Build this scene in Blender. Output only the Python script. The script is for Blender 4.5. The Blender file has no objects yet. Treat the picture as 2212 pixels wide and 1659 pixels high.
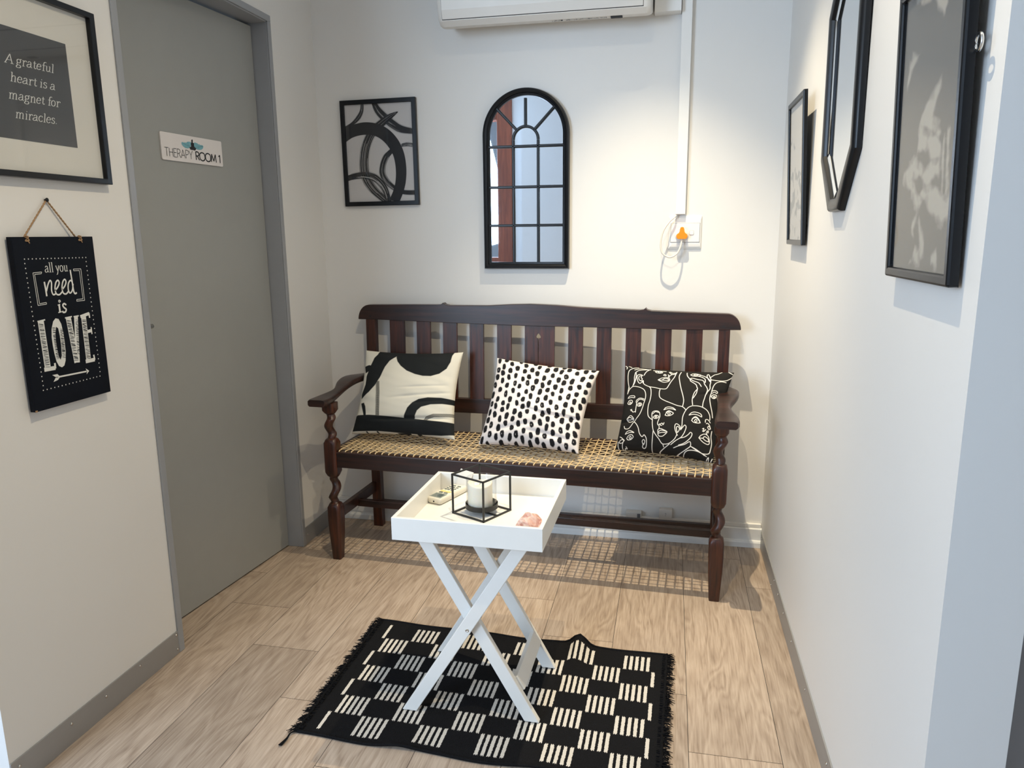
import bpy, bmesh, math, random
import numpy as np
from mathutils import Vector, Matrix, noise
from mathutils.geometry import tessellate_polygon

random.seed(7)
PI = math.pi
C = bpy.context.scene.collection
sc = bpy.context.scene

# ------------------------------------------------------------------ camera
YAW, PITCH, ROLL = 0.2105798, 0.1987545, -0.0098087
CAM = Vector((1.49093, -3.06777, 1.29006))
fwd = Vector((-math.sin(YAW) * math.cos(PITCH), math.cos(YAW) * math.cos(PITCH), -math.sin(PITCH)))
rt = fwd.cross(Vector((0, 0, 1))).normalized()
up = rt.cross(fwd)
r2 = math.cos(ROLL) * rt + math.sin(ROLL) * up
u2 = -math.sin(ROLL) * rt + math.cos(ROLL) * up
cd = bpy.data.cameras.new('camera')
cam = bpy.data.objects.new('camera', cd)
C.objects.link(cam)
m = Matrix((r2, u2, -fwd)).transposed().to_4x4()
m.translation = CAM
cam.matrix_world = m
cd.sensor_width = 36
cd.lens = 1601.1 * 36 / 2212
cd.clip_start = 0.05
sc.camera = cam

# ------------------------------------------------------------------ light
vs = sc.view_settings
vs.view_transform = 'Standard'
vs.look = 'None'
vs.gamma = 1
vs.exposure = -0.2
try:
    vs.use_curve_mapping = False
except Exception:
    pass
w = bpy.data.worlds.new('world')
sc.world = w
w.use_nodes = True
w.node_tree.nodes['Background'].inputs[0].default_value = (0.62, 0.78, 1.0, 1)
w.node_tree.nodes['Background'].inputs[1].default_value = 0.4


def area(name, loc, direction, sx, sy, power, color):
    l = bpy.data.lights.new(name, 'AREA')
    l.shape = 'RECTANGLE'
    l.size, l.size_y = sx, sy
    l.energy = power
    l.color = color
    o = bpy.data.objects.new(name, l)
    C.objects.link(o)
    o.location = loc
    o.rotation_euler = Vector(direction).to_track_quat('-Z', 'Z').to_euler()
    return o


# daylight entering through the two hall windows behind the camera
area('daylight_front_window', (-0.9, -4.72, 1.72), (0.25, 1, -0.12), 1.25, 1.3, 150, (0.60, 0.78, 1.0))
area('daylight_side_window', (-2.28, -3.35, 1.55), (1, 0.1, -0.12), 1.5, 1.6, 38, (0.60, 0.77, 1.0))


def downlight_lamp(name, x, y, z, power, cone, blend, color, aim=(0, 0, -1)):
    l = bpy.data.lights.new(name, 'SPOT')
    l.energy = power
    l.color = color
    l.spot_size = math.radians(cone)
    l.spot_blend = blend
    l.shadow_soft_size = 0.009
    o = bpy.data.objects.new(name, l)
    C.objects.link(o)
    o.location = (x, y, z)
    o.rotation_euler = Vector(aim).to_track_quat('-Z', 'Y').to_euler()
    return o


CEIL = 2.72
downlight_lamp('downlight_beam', 1.40, -0.66, CEIL - 0.03, 255, 72, 1.0, (1.0, 0.85, 0.60), (0, 0.06, -1))
downlight_lamp('downlight_beam', 1.33, -1.82, CEIL - 0.03, 96, 158, 1.0, (1.0, 0.84, 0.58))


# ------------------------------------------------------------------ helpers
def tag(o, label=None, cat=None, group=None, kind=None):
    if label: o['label'] = label
    if cat: o['category'] = cat
    if group: o['group'] = group
    if kind: o['kind'] = kind
    return o


def empty(name, loc=(0, 0, 0), rz=0.0, label=None, cat=None, group=None, kind=None):
    o = bpy.data.objects.new(name, None)
    C.objects.link(o)
    o.empty_display_size = 0.05
    o.location = loc
    o.rotation_euler = (0, 0, rz)
    return tag(o, label, cat, group, kind)


class MB:
    def __init__(s):
        s.v = []; s.f = []; s.m = []

    def face(s, idx, mi=0):
        s.f.append(tuple(idx)); s.m.append(mi)

    def box(s, a, b, mi=0, M=None):
        x0, y0, z0 = a; x1, y1, z1 = b
        n = len(s.v)
        P = [(x0, y0, z0), (x1, y0, z0), (x1, y1, z0), (x0, y1, z0), (x0, y0, z1), (x1, y0, z1), (x1, y1, z1), (x0, y1, z1)]
        if M is not None:
            P = [tuple(M @ Vector(p)) for p in P]
        s.v += P
        for q in ((0, 3, 2, 1), (4, 5, 6, 7), (0, 1, 5, 4), (1, 2, 6, 5), (2, 3, 7, 6), (3, 0, 4, 7)):
            s.face([n + i for i in q], mi)
        return s

    def bar(s, p, q, wd, th, side, mi=0):
        """a board from p to q, width wd along the direction perpendicular to 'side', thickness th along side"""
        p, q, side = Vector(p), Vector(q), Vector(side).normalized()
        d = (q - p).normalized()
        a = d.cross(side).normalized() * wd / 2
        b = side * th / 2
        n = len(s.v)
        for e in (p, q):
            for t in (-a - b, a - b, a + b, -a + b):
                s.v.append(tuple(e + t))
        for k in ((0, 1, 2, 3), (7, 6, 5, 4), (0, 4, 5, 1), (1, 5, 6, 2), (2, 6, 7, 3), (3, 7, 4, 0)):
            s.face([n + i for i in k], mi)
        return s

    def rings(s, R, close=True, cap=True, mi=0):
        n = len(s.v); k = len(R[0])
        for r in R: s.v += [tuple(p) for p in r]
        for i in range(len(R) - 1):
            for j in range(k if close else k - 1):
                jj = (j + 1) % k
                s.face((n + i * k + j, n + i * k + jj, n + (i + 1) * k + jj, n + (i + 1) * k + j), mi)
        if cap:
            s.face([n + j for j in range(k)][::-1], mi)
            s.face([n + (len(R) - 1) * k + j for j in range(k)], mi)
        return s

    def tube(s, path, r, n=8, mi=0, cap=True):
        path = [Vector(p) for p in path]
        R = []
        prev = None
        for i, p in enumerate(path):
            d = (path[min(i + 1, len(path) - 1)] - path[max(i - 1, 0)])
            if d.length < 1e-9: d = Vector((0, 0, 1))
            d.normalize()
            if prev is None:
                a = d.orthogonal().normalized()
            else:
                a = (prev - d * prev.dot(d))
                a = a.normalized() if a.length > 1e-6 else d.orthogonal().normalized()
            prev = a
            b = d.cross(a)
            rr = r[i] if isinstance(r, (list, tuple)) else r
            R.append([p + (a * math.cos(2 * PI * j / n) + b * math.sin(2 * PI * j / n)) * rr for j in range(n)])
        return s.rings(R, mi=mi, cap=cap)

    def lathe(s, prof, cx, cy, n=40, mi=0):
        R = [[(cx + r * math.cos(2 * PI * j / n), cy + r * math.sin(2 * PI * j / n), z) for j in range(n)] for r, z in prof]
        return s.rings(R, cap=False, mi=mi)

    def prism(s, loops, fn, mi=0):
        """loops: [outer, hole...] of 2D points; fn(p, k)->3D for k in 0,1"""
        tri = tessellate_polygon([[Vector((x, y, 0)) for x, y in L] for L in loops])
        flat = [p for L in loops for p in L]
        n = len(s.v); N = len(flat)
        s.v += [tuple(fn(p, 0)) for p in flat] + [tuple(fn(p, 1)) for p in flat]
        for t in tri:
            s.face((n + t[0], n + t[1], n + t[2]), mi)
            s.face((n + N + t[2], n + N + t[1], n + N + t[0]), mi)
        o = 0
        for L in loops:
            k = len(L)
            for i in range(k):
                j = (i + 1) % k
                s.face((n + o + i, n + o + j, n + N + o + j, n + N + o + i), mi)
            o += k
        return s

    def ribbon(s, pts, wd, fn, mi=0, pen=None):
        """flat stroke along 2D points; wd half-width number/list; fn maps 2D->3D"""
        P = [Vector((p[0], p[1])) for p in pts]
        n = len(s.v); L = len(P)
        for i, p in enumerate(P):
            d = P[min(i + 1, L - 1)] - P[max(i - 1, 0)]
            if d.length < 1e-9: d = Vector((1, 0))
            d.normalize()
            nn = Vector((-d.y, d.x))
            h = wd[i] if isinstance(wd, (list, tuple)) else wd
            if pen is not None:
                h = h * (pen + (1 - pen) * abs(d.y))
            s.v.append(tuple(fn(p + nn * h))); s.v.append(tuple(fn(p - nn * h)))
        for i in range(L - 1):
            s.face((n + 2 * i, n + 2 * i + 1, n + 2 * i + 3, n + 2 * i + 2), mi)
        return s

    def poly(s, pts, fn, mi=0):
        tri = tessellate_polygon([[Vector((p[0], p[1], 0)) for p in pts]])
        n = len(s.v)
        s.v += [tuple(fn(Vector((p[0], p[1])))) for p in pts]
        for t in tri: s.face([n + i for i in t], mi)
        return s

    def mesh(s, name, mats, smooth=False, recalc=True):
        me = bpy.data.meshes.new(name)
        me.from_pydata(s.v, [], s.f)
        for mt in (mats if isinstance(mats, (list, tuple)) else [mats]): me.materials.append(mt)
        me.polygons.foreach_set('material_index', s.m)
        if recalc:
            bm = bmesh.new(); bm.from_mesh(me)
            bmesh.ops.recalc_face_normals(bm, faces=bm.faces)
            bm.to_mesh(me); bm.free()
        if smooth:
            me.polygons.foreach_set('use_smooth', [True] * len(me.polygons))
        me.update()
        return me

    def build(s, name, mats, parent=None, bevel=0, smooth=False, recalc=True, segs=2, auto=None):
        o = bpy.data.objects.new(name, s.mesh(name, mats, smooth or bool(auto), recalc))
        C.objects.link(o)
        if parent: o.parent = parent
        if bevel:
            md = o.modifiers.new('bevel', 'BEVEL')
            md.width = bevel; md.segments = segs; md.limit_method = 'ANGLE'; md.angle_limit = math.radians(40)
            md.harden_normals = False
        if auto:
            try:
                o.data.set_sharp_from_angle(angle=math.radians(auto))
            except Exception:
                pass
        return o


def catmull(pts, n=8, closed=False):
    P = [Vector(p) for p in pts]
    out = []
    L = len(P)
    rng = range(L if closed else L - 1)
    for i in rng:
        p0 = P[(i - 1) % L] if (closed or i > 0) else P[i]
        p1 = P[i]; p2 = P[(i + 1) % L]
        p3 = P[(i + 2) % L] if (closed or i + 2 < L) else P[(i + 1) % L]
        for k in range(n):
            t = k / n
            out.append(0.5 * ((2 * p1) + (p2 - p0) * t + (2 * p0 - 5 * p1 + 4 * p2 - p3) * t * t + (3 * p1 - p0 - 3 * p2 + p3) * t ** 3))
    if not closed: out.append(P[-1])
    return out


def homog(src, dst):
    """homography src(4)->dst(4) as function on points"""
    A = []; b = []
    for (x, y), (X, Y) in zip(src, dst):
        A.append([x, y, 1, 0, 0, 0, -X * x, -X * y]); b.append(X)
        A.append([0, 0, 0, x, y, 1, -Y * x, -Y * y]); b.append(Y)
    h = np.linalg.solve(np.array(A, float), np.array(b, float))
    H = np.append(h, 1).reshape(3, 3)

    def f(p):
        v = H @ np.array([p[0], p[1], 1.0])
        return (v[0] / v[2], v[1] / v[2])
    return f


UNIT = [(0, 1), (1, 1), (1, 0), (0, 0)]  # TL TR BR BL


# ------------------------------------------------------------------ materials
def nmat(name):
    mt = bpy.data.materials.new(name)
    mt.use_nodes = True
    return mt, mt.node_tree.nodes, mt.node_tree.links, mt.node_tree.nodes['Principled BSDF']


def mat(name, col, rough=0.5, metal=0.0, var=0.06, scale=18.0, bump=0.0, bscale=200.0, coat=0.0, spec=0.5, stretch=None):
    mt, N, L, B = nmat(name)
    B.inputs['Roughness'].default_value = rough
    B.inputs['Metallic'].default_value = metal
    B.inputs['Specular IOR Level'].default_value = spec
    if coat: B.inputs['Coat Weight'].default_value = coat
    tc = N.new('ShaderNodeTexCoord')
    mp = N.new('ShaderNodeMapping')
    L.new(tc.outputs['Object'], mp.inputs[0])
    if stretch: mp.inputs['Scale'].default_value = stretch
    nz = N.new('ShaderNodeTexNoise')
    nz.inputs['Scale'].default_value = scale
    nz.inputs['Detail'].default_value = 5
    L.new(mp.outputs[0], nz.inputs['Vector'])
    mx = N.new('ShaderNodeMix'); mx.data_type = 'RGBA'
    mx.inputs['A'].default_value = (*[c * (1 - var) for c in col], 1)
    mx.inputs['B'].default_value = (*[min(1, c * (1 + var)) for c in col], 1)
    L.new(nz.outputs['Fac'], mx.inputs['Factor'])
    L.new(mx.outputs['Result'], B.inputs['Base Color'])
    if bump:
        n2 = N.new('ShaderNodeTexNoise'); n2.inputs['Scale'].default_value = bscale; n2.inputs['Detail'].default_value = 3
        L.new(mp.outputs[0], n2.inputs['Vector'])
        bp = N.new('ShaderNodeBump'); bp.inputs['Strength'].default_value = bump; bp.inputs['Distance'].default_value = 0.002
        L.new(n2.outputs['Fac'], bp.inputs['Height'])
        L.new(bp.outputs[0], B.inputs['Normal'])
    return mt


def wood(name, c0, c1, rough=0.35, stretch=(3, 40, 40), coat=0.12):
    mt, N, L, B = nmat(name)
    B.inputs['Roughness'].default_value = rough
    B.inputs['Coat Weight'].default_value = coat
    B.inputs['Coat Roughness'].default_value = 0.25
    tc = N.new('ShaderNodeTexCoord'); mp = N.new('ShaderNodeMapping')
    mp.inputs['Scale'].default_value = stretch
    L.new(tc.outputs['Object'], mp.inputs[0])
    nz = N.new('ShaderNodeTexNoise'); nz.inputs['Scale'].default_value = 1.6; nz.inputs['Detail'].default_value = 7
    nz.inputs['Distortion'].default_value = 0.6
    L.new(mp.outputs[0], nz.inputs['Vector'])
    cr = N.new('ShaderNodeValToRGB')
    cr.color_ramp.elements[0].position = 0.32; cr.color_ramp.elements[0].color = (*c0, 1)
    cr.color_ramp.elements[1].position = 0.72; cr.color_ramp.elements[1].color = (*c1, 1)
    L.new(nz.outputs['Fac'], cr.inputs[0])
    L.new(cr.outputs[0], B.inputs['Base Color'])
    bp = N.new('ShaderNodeBump'); bp.inputs['Strength'].default_value = 0.15; bp.inputs['Distance'].default_value = 0.001
    L.new(nz.outputs['Fac'], bp.inputs['Height']); L.new(bp.outputs[0], B.inputs['Normal'])
    return mt


def wallpaint(name, col, rough=0.55):
    mt, N, L, B = nmat(name)
    B.inputs['Roughness'].default_value = rough
    tc = N.new('ShaderNodeTexCoord')
    nz = N.new('ShaderNodeTexNoise'); nz.inputs['Scale'].default_value = 2.2; nz.inputs['Detail'].default_value = 4
    L.new(tc.outputs['Object'], nz.inputs['Vector'])
    mx = N.new('ShaderNodeMix'); mx.data_type = 'RGBA'
    mx.inputs['A'].default_value = (*[c * 0.975 for c in col], 1)
    mx.inputs['B'].default_value = (*[min(1, c * 1.02) for c in col], 1)
    L.new(nz.outputs['Fac'], mx.inputs['Factor'])
    # a few small scuffs
    n3 = N.new('ShaderNodeTexNoise'); n3.inputs['Scale'].default_value = 26; n3.inputs['Detail'].default_value = 6
    L.new(tc.outputs['Object'], n3.inputs['Vector'])
    mr = N.new('ShaderNodeMapRange'); mr.inputs['From Min'].default_value = 0.735; mr.inputs['From Max'].default_value = 0.80
    mr.inputs['To Max'].default_value = 0.35
    L.new(n3.outputs['Fac'], mr.inputs['Value'])
    m2 = N.new('ShaderNodeMix'); m2.data_type = 'RGBA'
    m2.inputs['B'].default_value = (*[c * 0.8 for c in col], 1)
    L.new(mr.outputs[0], m2.inputs['Factor']); L.new(mx.outputs['Result'], m2.inputs['A'])
    L.new(m2.outputs['Result'], B.inputs['Base Color'])
    n2 = N.new('ShaderNodeTexNoise'); n2.inputs['Scale'].default_value = 7; n2.inputs['Detail'].default_value = 9
    L.new(tc.outputs['Object'], n2.inputs['Vector'])
    bp = N.new('ShaderNodeBump'); bp.inputs['Strength'].default_value = 0.22; bp.inputs['Distance'].default_value = 0.004
    L.new(n2.outputs['Fac'], bp.inputs['Height']); L.new(bp.outputs[0], B.inputs['Normal'])
    return mt


M = {}
M['wall'] = wallpaint('cream_wall_paint', (0.745, 0.73, 0.70))
M['wall_white'] = wallpaint('white_wall_paint', (0.80, 0.79, 0.765))
M['hall'] = wallpaint('hall_wall_paint', (0.80, 0.81, 0.82))
M['ceiling'] = mat('ceiling_paint', (0.82, 0.82, 0.80), 0.7)
M['door'] = mat('grey_door_paint', (0.310, 0.315, 0.298), 0.42, var=0.03, bump=0.05)
M['frame'] = mat('grey_steel_frame_paint', (0.30, 0.31, 0.325), 0.38, var=0.05, bump=0.08, bscale=60)
M['alu'] = mat('brushed_aluminium', (0.36, 0.36, 0.355), 0.45, 0.5, var=0.05, stretch=(40, 1, 60))
M['screw'] = mat('screw_steel', (0.62, 0.6, 0.56), 0.25, 1.0)
M['skirting'] = mat('white_skirting_paint', (0.78, 0.78, 0.76), 0.4)
M['plastic'] = mat('white_plastic', (0.80, 0.79, 0.76), 0.35, var=0.02)
M['acplastic'] = mat('aged_white_plastic', (0.74, 0.71, 0.66), 0.4, var=0.03)
M['dark'] = mat('dark_gap', (0.012, 0.012, 0.014), 0.7)
M['black'] = mat('black_frame_lacquer', (0.005, 0.006, 0.008), 0.30, var=0.2, spec=0.3)
M['blackmatte'] = mat('black_painted_board', (0.003, 0.005, 0.010), 0.5, var=0.3, spec=0.12)
M['wood'] = wood('dark_mahogany', (0.008, 0.0032, 0.0024), (0.040, 0.012, 0.007), 0.36, (3, 45, 45))
M['woodv'] = wood('dark_mahogany_upright', (0.012, 0.0036, 0.0022), (0.080, 0.019, 0.007), 0.36, (45, 45, 3))
M['woodw'] = wood('mahogany_window_wood', (0.16, 0.035, 0.012), (0.30, 0.075, 0.028), 0.35, (30, 30, 2))
M['thong'] = mat('natural_riempie_thong', (0.62, 0.47, 0.27), 0.5, var=0.25, scale=25)
M['tray'] = mat('white_table_paint', (0.80, 0.79, 0.75), 0.32, var=0.03, bump=0.05)
M['whiteink'] = mat('white_ink', (0.72, 0.72, 0.68), 0.6)
M['blackink'] = mat('black_ink', (0.008, 0.009, 0.012), 0.6)
M['greyink'] = mat('dry_brush_ink', (0.06, 0.065, 0.07), 0.6)
M['paper'] = mat('print_paper', (0.60, 0.585, 0.58), 0.5, var=0.03)
M['mount'] = mat('ivory_mount_board', (0.66, 0.64, 0.58), 0.5, var=0.02)
M['charcoal'] = mat('charcoal_print', (0.045, 0.045, 0.046), 0.45, var=0.05)
M['orange'] = mat('orange_plastic', (0.95, 0.25, 0.005), 0.35)
M['cord'] = mat('ivory_cord', (0.72, 0.66, 0.58), 0.45)
M['metal_black'] = mat('black_powder_coat', (0.010, 0.010, 0.010), 0.4)
M['twine'] = mat('jute_twine', (0.36, 0.22, 0.11), 0.8, var=0.3, scale=120)
M['teal'] = mat('teal_watercolour', (0.16, 0.38, 0.44), 0.5, var=0.35, scale=90)
M['silver'] = mat('chrome', (0.75, 0.75, 0.73), 0.15, 1.0)
M['remote'] = mat('cream_remote_plastic', (0.74, 0.70, 0.60), 0.38)
M['rubber'] = mat('grey_rubber_button', (0.10, 0.13, 0.12), 0.5)
M['lcd'] = mat('lcd_screen', (0.09, 0.12, 0.115), 0.15, coat=0.5)
M['yellow'] = mat('yellow_buttons', (0.80, 0.62, 0.22), 0.4)
M['fringe'] = mat('black_cotton_fringe', (0.006, 0.006, 0.007), 0.95, spec=0.1)

mt, N, L, B = nmat('mirror_silvering')
B.inputs['Base Color'].default_value = (0.80, 0.84, 0.88, 1); B.inputs['Metallic'].default_value = 1; B.inputs['Roughness'].default_value = 0.012
nz = N.new('ShaderNodeTexNoise'); nz.inputs['Scale'].default_value = 9
bp = N.new('ShaderNodeBump'); bp.inputs['Strength'].default_value = 0.0008; bp.inputs['Distance'].default_value = 0.01
L.new(nz.outputs['Fac'], bp.inputs['Height']); L.new(bp.outputs[0], B.inputs['Normal'])
M['mirror'] = mt


def glassmat(name, col=(1, 1, 1), alpha=0.12):
    mt, N, L, B = nmat(name)
    N.remove(B)
    out = N['Material Output']
    tr = N.new('ShaderNodeBsdfTransparent'); tr.inputs[0].default_value = (*col, 1)
    gl = N.new('ShaderNodeBsdfGlossy'); gl.inputs['Roughness'].default_value = 0.02
    lw = N.new('ShaderNodeLayerWeight'); lw.inputs[0].default_value = 0.5
    pw = N.new('ShaderNodeMath'); pw.operation = 'POWER'; pw.inputs[1].default_value = 4.0; L.new(lw.outputs['Facing'], pw.inputs[0])
    fr = N.new('ShaderNodeMath'); fr.operation = 'MULTIPLY_ADD'; fr.inputs[1].default_value = 0.45; fr.inputs[2].default_value = 0.025
    L.new(pw.outputs[0], fr.inputs[0])
    mx = N.new('ShaderNodeMixShader')
    L.new(fr.outputs[0], mx.inputs[0]); L.new(tr.outputs[0], mx.inputs[1]); L.new(gl.outputs[0], mx.inputs[2])
    L.new(mx.outputs[0], out.inputs[0])
    return mt


M['glass'] = glassmat('clear_picture_glass', (0.98, 0.98, 0.98))
M['cupglass'] = glassmat('clear_cup_glass', (0.95, 0.95, 0.95))

mt, N, L, B = nmat('candle_wax')
B.inputs['Base Color'].default_value = (0.88, 0.84, 0.73, 1); B.inputs['Roughness'].default_value = 0.4
B.inputs['Subsurface Weight'].default_value = 0.4; B.inputs['Subsurface Radius'].default_value = (0.02, 0.012, 0.006)
nz = N.new('ShaderNodeTexNoise'); nz.inputs['Scale'].default_value = 30
bp = N.new('ShaderNodeBump'); bp.inputs['Strength'].default_value = 0.2; bp.inputs['Distance'].default_value = 0.003
L.new(nz.outputs['Fac'], bp.inputs['Height']); L.new(bp.outputs[0], B.inputs['Normal'])
M['wax'] = mt

mt, N, L, B = nmat('rose_quartz')
tc = N.new('ShaderNodeTexCoord')
nz = N.new('ShaderNodeTexNoise'); nz.inputs['Scale'].default_value = 55; nz.inputs['Detail'].default_value = 8; nz.inputs['Distortion'].default_value = 1.2
L.new(tc.outputs['Object'], nz.inputs['Vector'])
cr = N.new('ShaderNodeValToRGB')
e = cr.color_ramp.elements
e[0].position = 0.30; e[0].color = (0.40, 0.15, 0.12, 1)
e[1].position = 0.72; e[1].color = (0.85, 0.68, 0.60, 1)
k = e.new(0.46); k.color = (0.62, 0.36, 0.29, 1)
k = e.new(0.58); k.color = (0.72, 0.52, 0.43, 1)
L.new(nz.outputs['Fac'], cr.inputs[0]); L.new(cr.outputs[0], B.inputs['Base Color'])
B.inputs['Roughness'].default_value = 0.3; B.inputs['Subsurface Weight'].default_value = 0.15
B.inputs['Subsurface Radius'].default_value = (0.01, 0.005, 0.004)
bp = N.new('ShaderNodeBump'); bp.inputs['Strength'].default_value = 0.7; bp.inputs['Distance'].default_value = 0.004
L.new(nz.outputs['Fac'], bp.inputs['Height']); L.new(bp.outputs[0], B.inputs['Normal'])
M['quartz'] = mt

# vinyl oak planks: colour attribute gives every plank its own shade and grain offset
mt, N, L, B = nmat('oak_vinyl_planks')
at = N.new('ShaderNodeAttribute'); at.attribute_name = 'plank'
tc = N.new('ShaderNodeTexCoord')
sp = N.new('ShaderNodeSeparateXYZ'); L.new(at.outputs['Vector'], sp.inputs[0])
off = N.new('ShaderNodeVectorMath'); off.operation = 'MULTIPLY_ADD'
L.new(at.outputs['Vector'], off.inputs[0]); off.inputs[1].default_value = (7, 13, 5); L.new(tc.outputs['Object'], off.inputs[2])
mp = N.new('ShaderNodeMapping'); mp.inputs['Scale'].default_value = (11, 1.5, 1); L.new(off.outputs[0], mp.inputs[0])
n1 = N.new('ShaderNodeTexNoise'); n1.inputs['Scale'].default_value = 1.0; n1.inputs['Detail'].default_value = 2.5; n1.inputs['Distortion'].default_value = 0.9
L.new(mp.outputs[0], n1.inputs['Vector'])
# contour lines of the slow noise give the cathedral grain
mu = N.new('ShaderNodeMath'); mu.operation = 'MULTIPLY'; mu.inputs[1].default_value = 8.0; L.new(n1.outputs['Fac'], mu.inputs[0])
fr = N.new('ShaderNodeMath'); fr.operation = 'PINGPONG'; fr.inputs[1].default_value = 0.5; L.new(mu.outputs[0], fr.inputs[0])
mp2 = N.new('ShaderNodeMapping'); mp2.inputs['Scale'].default_value = (230, 12, 1); L.new(off.outputs[0], mp2.inputs[0])
n2 = N.new('ShaderNodeTexNoise'); n2.inputs['Scale'].default_value = 1.0; n2.inputs['Detail'].default_value = 4; L.new(mp2.outputs[0], n2.inputs['Vector'])
ad = N.new('ShaderNodeMath'); ad.operation = 'MULTIPLY_ADD'; ad.inputs[1].default_value = 0.42
n2s = N.new('ShaderNodeMapRange'); n2s.inputs['From Min'].default_value = 0.2; n2s.inputs['From Max'].default_value = 0.8
n2s.inputs['To Min'].default_value = 0.31; n2s.inputs['To Max'].default_value = 0.73; L.new(n2.outputs['Fac'], n2s.inputs['Value'])
L.new(fr.outputs[0], ad.inputs[0]); L.new(n2s.outputs[0], ad.inputs[2])
cr = N.new('ShaderNodeValToRGB')
e = cr.color_ramp.elements
e[0].position = 0.36; e[0].color = (0.250, 0.183, 0.135, 1)
e[1].position = 0.82; e[1].color = (0.49, 0.392, 0.308, 1)
k = e.new(0.56); k.color = (0.37, 0.284, 0.215, 1)
L.new(ad.outputs[0], cr.inputs[0])
n4 = N.new('ShaderNodeTexNoise'); n4.inputs['Scale'].default_value = 2.4; n4.inputs['Detail'].default_value = 3; L.new(off.outputs[0], n4.inputs['Vector'])
mx = N.new('ShaderNodeMix'); mx.data_type = 'RGBA'; mx.blend_type = 'MULTIPLY'; mx.inputs['Factor'].default_value = 1
hv = N.new('ShaderNodeMapRange'); hv.inputs['To Min'].default_value = 0.86; hv.inputs['To Max'].default_value = 1.12
L.new(sp.outputs[0], hv.inputs['Value'])
hm = N.new('ShaderNodeMath'); hm.operation = 'MULTIPLY_ADD'; hm.inputs[1].default_value = 0.35; L.new(n4.outputs['Fac'], hm.inputs[0])
hs = N.new('ShaderNodeMath'); hs.operation = 'SUBTRACT'; hs.inputs[1].default_value = 0.17; L.new(hv.outputs[0], hs.inputs[0]); L.new(hs.outputs[0], hm.inputs[2])
L.new(cr.outputs[0], mx.inputs['A']); L.new(hm.outputs[0], mx.inputs['B']); L.new(mx.outputs['Result'], B.inputs['Base Color'])
B.inputs['Roughness'].default_value = 0.42
bp = N.new('ShaderNodeBump'); bp.inputs['Strength'].default_value = 0.25; bp.inputs['Distance'].default_value = 0.001
L.new(ad.outputs[0], bp.inputs['Height']); L.new(bp.outputs[0], B.inputs['Normal'])
M['planks'] = mt


def twotone(name, inside, outside, edge=0.003, rough=0.85, streak=None, bump=0.25, bscale=900, grey=None):
    """two dye colours split by the signed distance stored with the weave ('pat')"""
    mt, N, L, B = nmat(name)
    at = N.new('ShaderNodeAttribute'); at.attribute_name = 'pat'
    tc = N.new('ShaderNodeTexCoord')
    mr = N.new('ShaderNodeMapRange'); mr.inputs['From Min'].default_value = -edge; mr.inputs['From Max'].default_value = edge
    L.new(at.outputs['Fac'], mr.inputs['Value'])
    mx = N.new('ShaderNodeMix'); mx.data_type = 'RGBA'
    mx.inputs['A'].default_value = (*inside, 1); mx.inputs['B'].default_value = (*outside, 1)
    L.new(mr.outputs[0], mx.inputs['Factor'])
    if grey:
        uv = N.new('ShaderNodeTexNoise'); uv.inputs['Scale'].default_value = 6; uv.inputs['Detail'].default_value = 6
        L.new(tc.outputs['Object'], uv.inputs['Vector'])
        g = N.new('ShaderNodeMapRange'); g.inputs['From Min'].default_value = 0.45; g.inputs['From Max'].default_value = 0.8
        L.new(uv.outputs['Fac'], g.inputs['Value'])
        gm = N.new('ShaderNodeMix'); gm.data_type = 'RGBA'; gm.inputs['A'].default_value = (*inside, 1); gm.inputs['B'].default_value = (*grey, 1)
        L.new(g.outputs[0], gm.inputs['Factor']); L.new(gm.outputs['Result'], mx.inputs['A'])
    L.new(mx.outputs['Result'], B.inputs['Base Color'])
    B.inputs['Roughness'].default_value = rough
    B.inputs['Specular IOR Level'].default_value = 0.2
    n2 = N.new('ShaderNodeTexNoise'); n2.inputs['Scale'].default_value = bscale
    L.new(tc.outputs['Object'], n2.inputs['Vector'])
    bp = N.new('ShaderNodeBump'); bp.inputs['Strength'].default_value = bump; bp.inputs['Distance'].default_value = 0.001
    L.new(n2.outputs['Fac'], bp.inputs['Height']); L.new(bp.outputs[0], B.inputs['Normal'])
    return mt


# ------------------------------------------------------------------ signed distance patterns (uv space)
def sd_lines(U, V, lines, hw):
    D = np.full(U.shape, 9.0)
    for ln in lines:
        P = np.array(ln, float)
        for a, b in zip(P[:-1], P[1:]):
            lo = np.minimum(a, b) - 0.02; hi = np.maximum(a, b) + 0.02
            k = np.where((U > lo[0]) & (U < hi[0]) & (V > lo[1]) & (V < hi[1]))
            if not len(k[0]): continue
            x = U[k]; y = V[k]
            d = b - a; l2 = max(d @ d, 1e-12)
            t = np.clip(((x - a[0]) * d[0] + (y - a[1]) * d[1]) / l2, 0, 1)
            r = np.hypot(x - a[0] - t * d[0], y - a[1] - t * d[1])
            D[k] = np.minimum(D[k], r)
    return np.minimum(D, 0.02) - hw


def sd_polys(U, V, polys):
    D = np.full(U.shape, 0.05)
    for pl in polys:
        P = np.array([(p[0], p[1]) for p in pl], float); Q = np.roll(P, -1, 0)
        ins = np.zeros(U.shape, bool); dd = np.full(U.shape, 9.0)
        for a, b in zip(P, Q):
            c = ((a[1] > V) != (b[1] > V)) & (U < (b[0] - a[0]) * (V - a[1]) / ((b[1] - a[1]) if abs(b[1] - a[1]) > 1e-12 else 1e-12) + a[0])
            ins ^= c
            d = b - a; l2 = max(d @ d, 1e-12)
            t = np.clip(((U - a[0]) * d[0] + (V - a[1]) * d[1]) / l2, 0, 1)
            dd = np.minimum(dd, np.hypot(U - a[0] - t * d[0], V - a[1] - t * d[1]))
        D = np.minimum(D, np.where(ins, -dd, dd))
    return D


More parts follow.
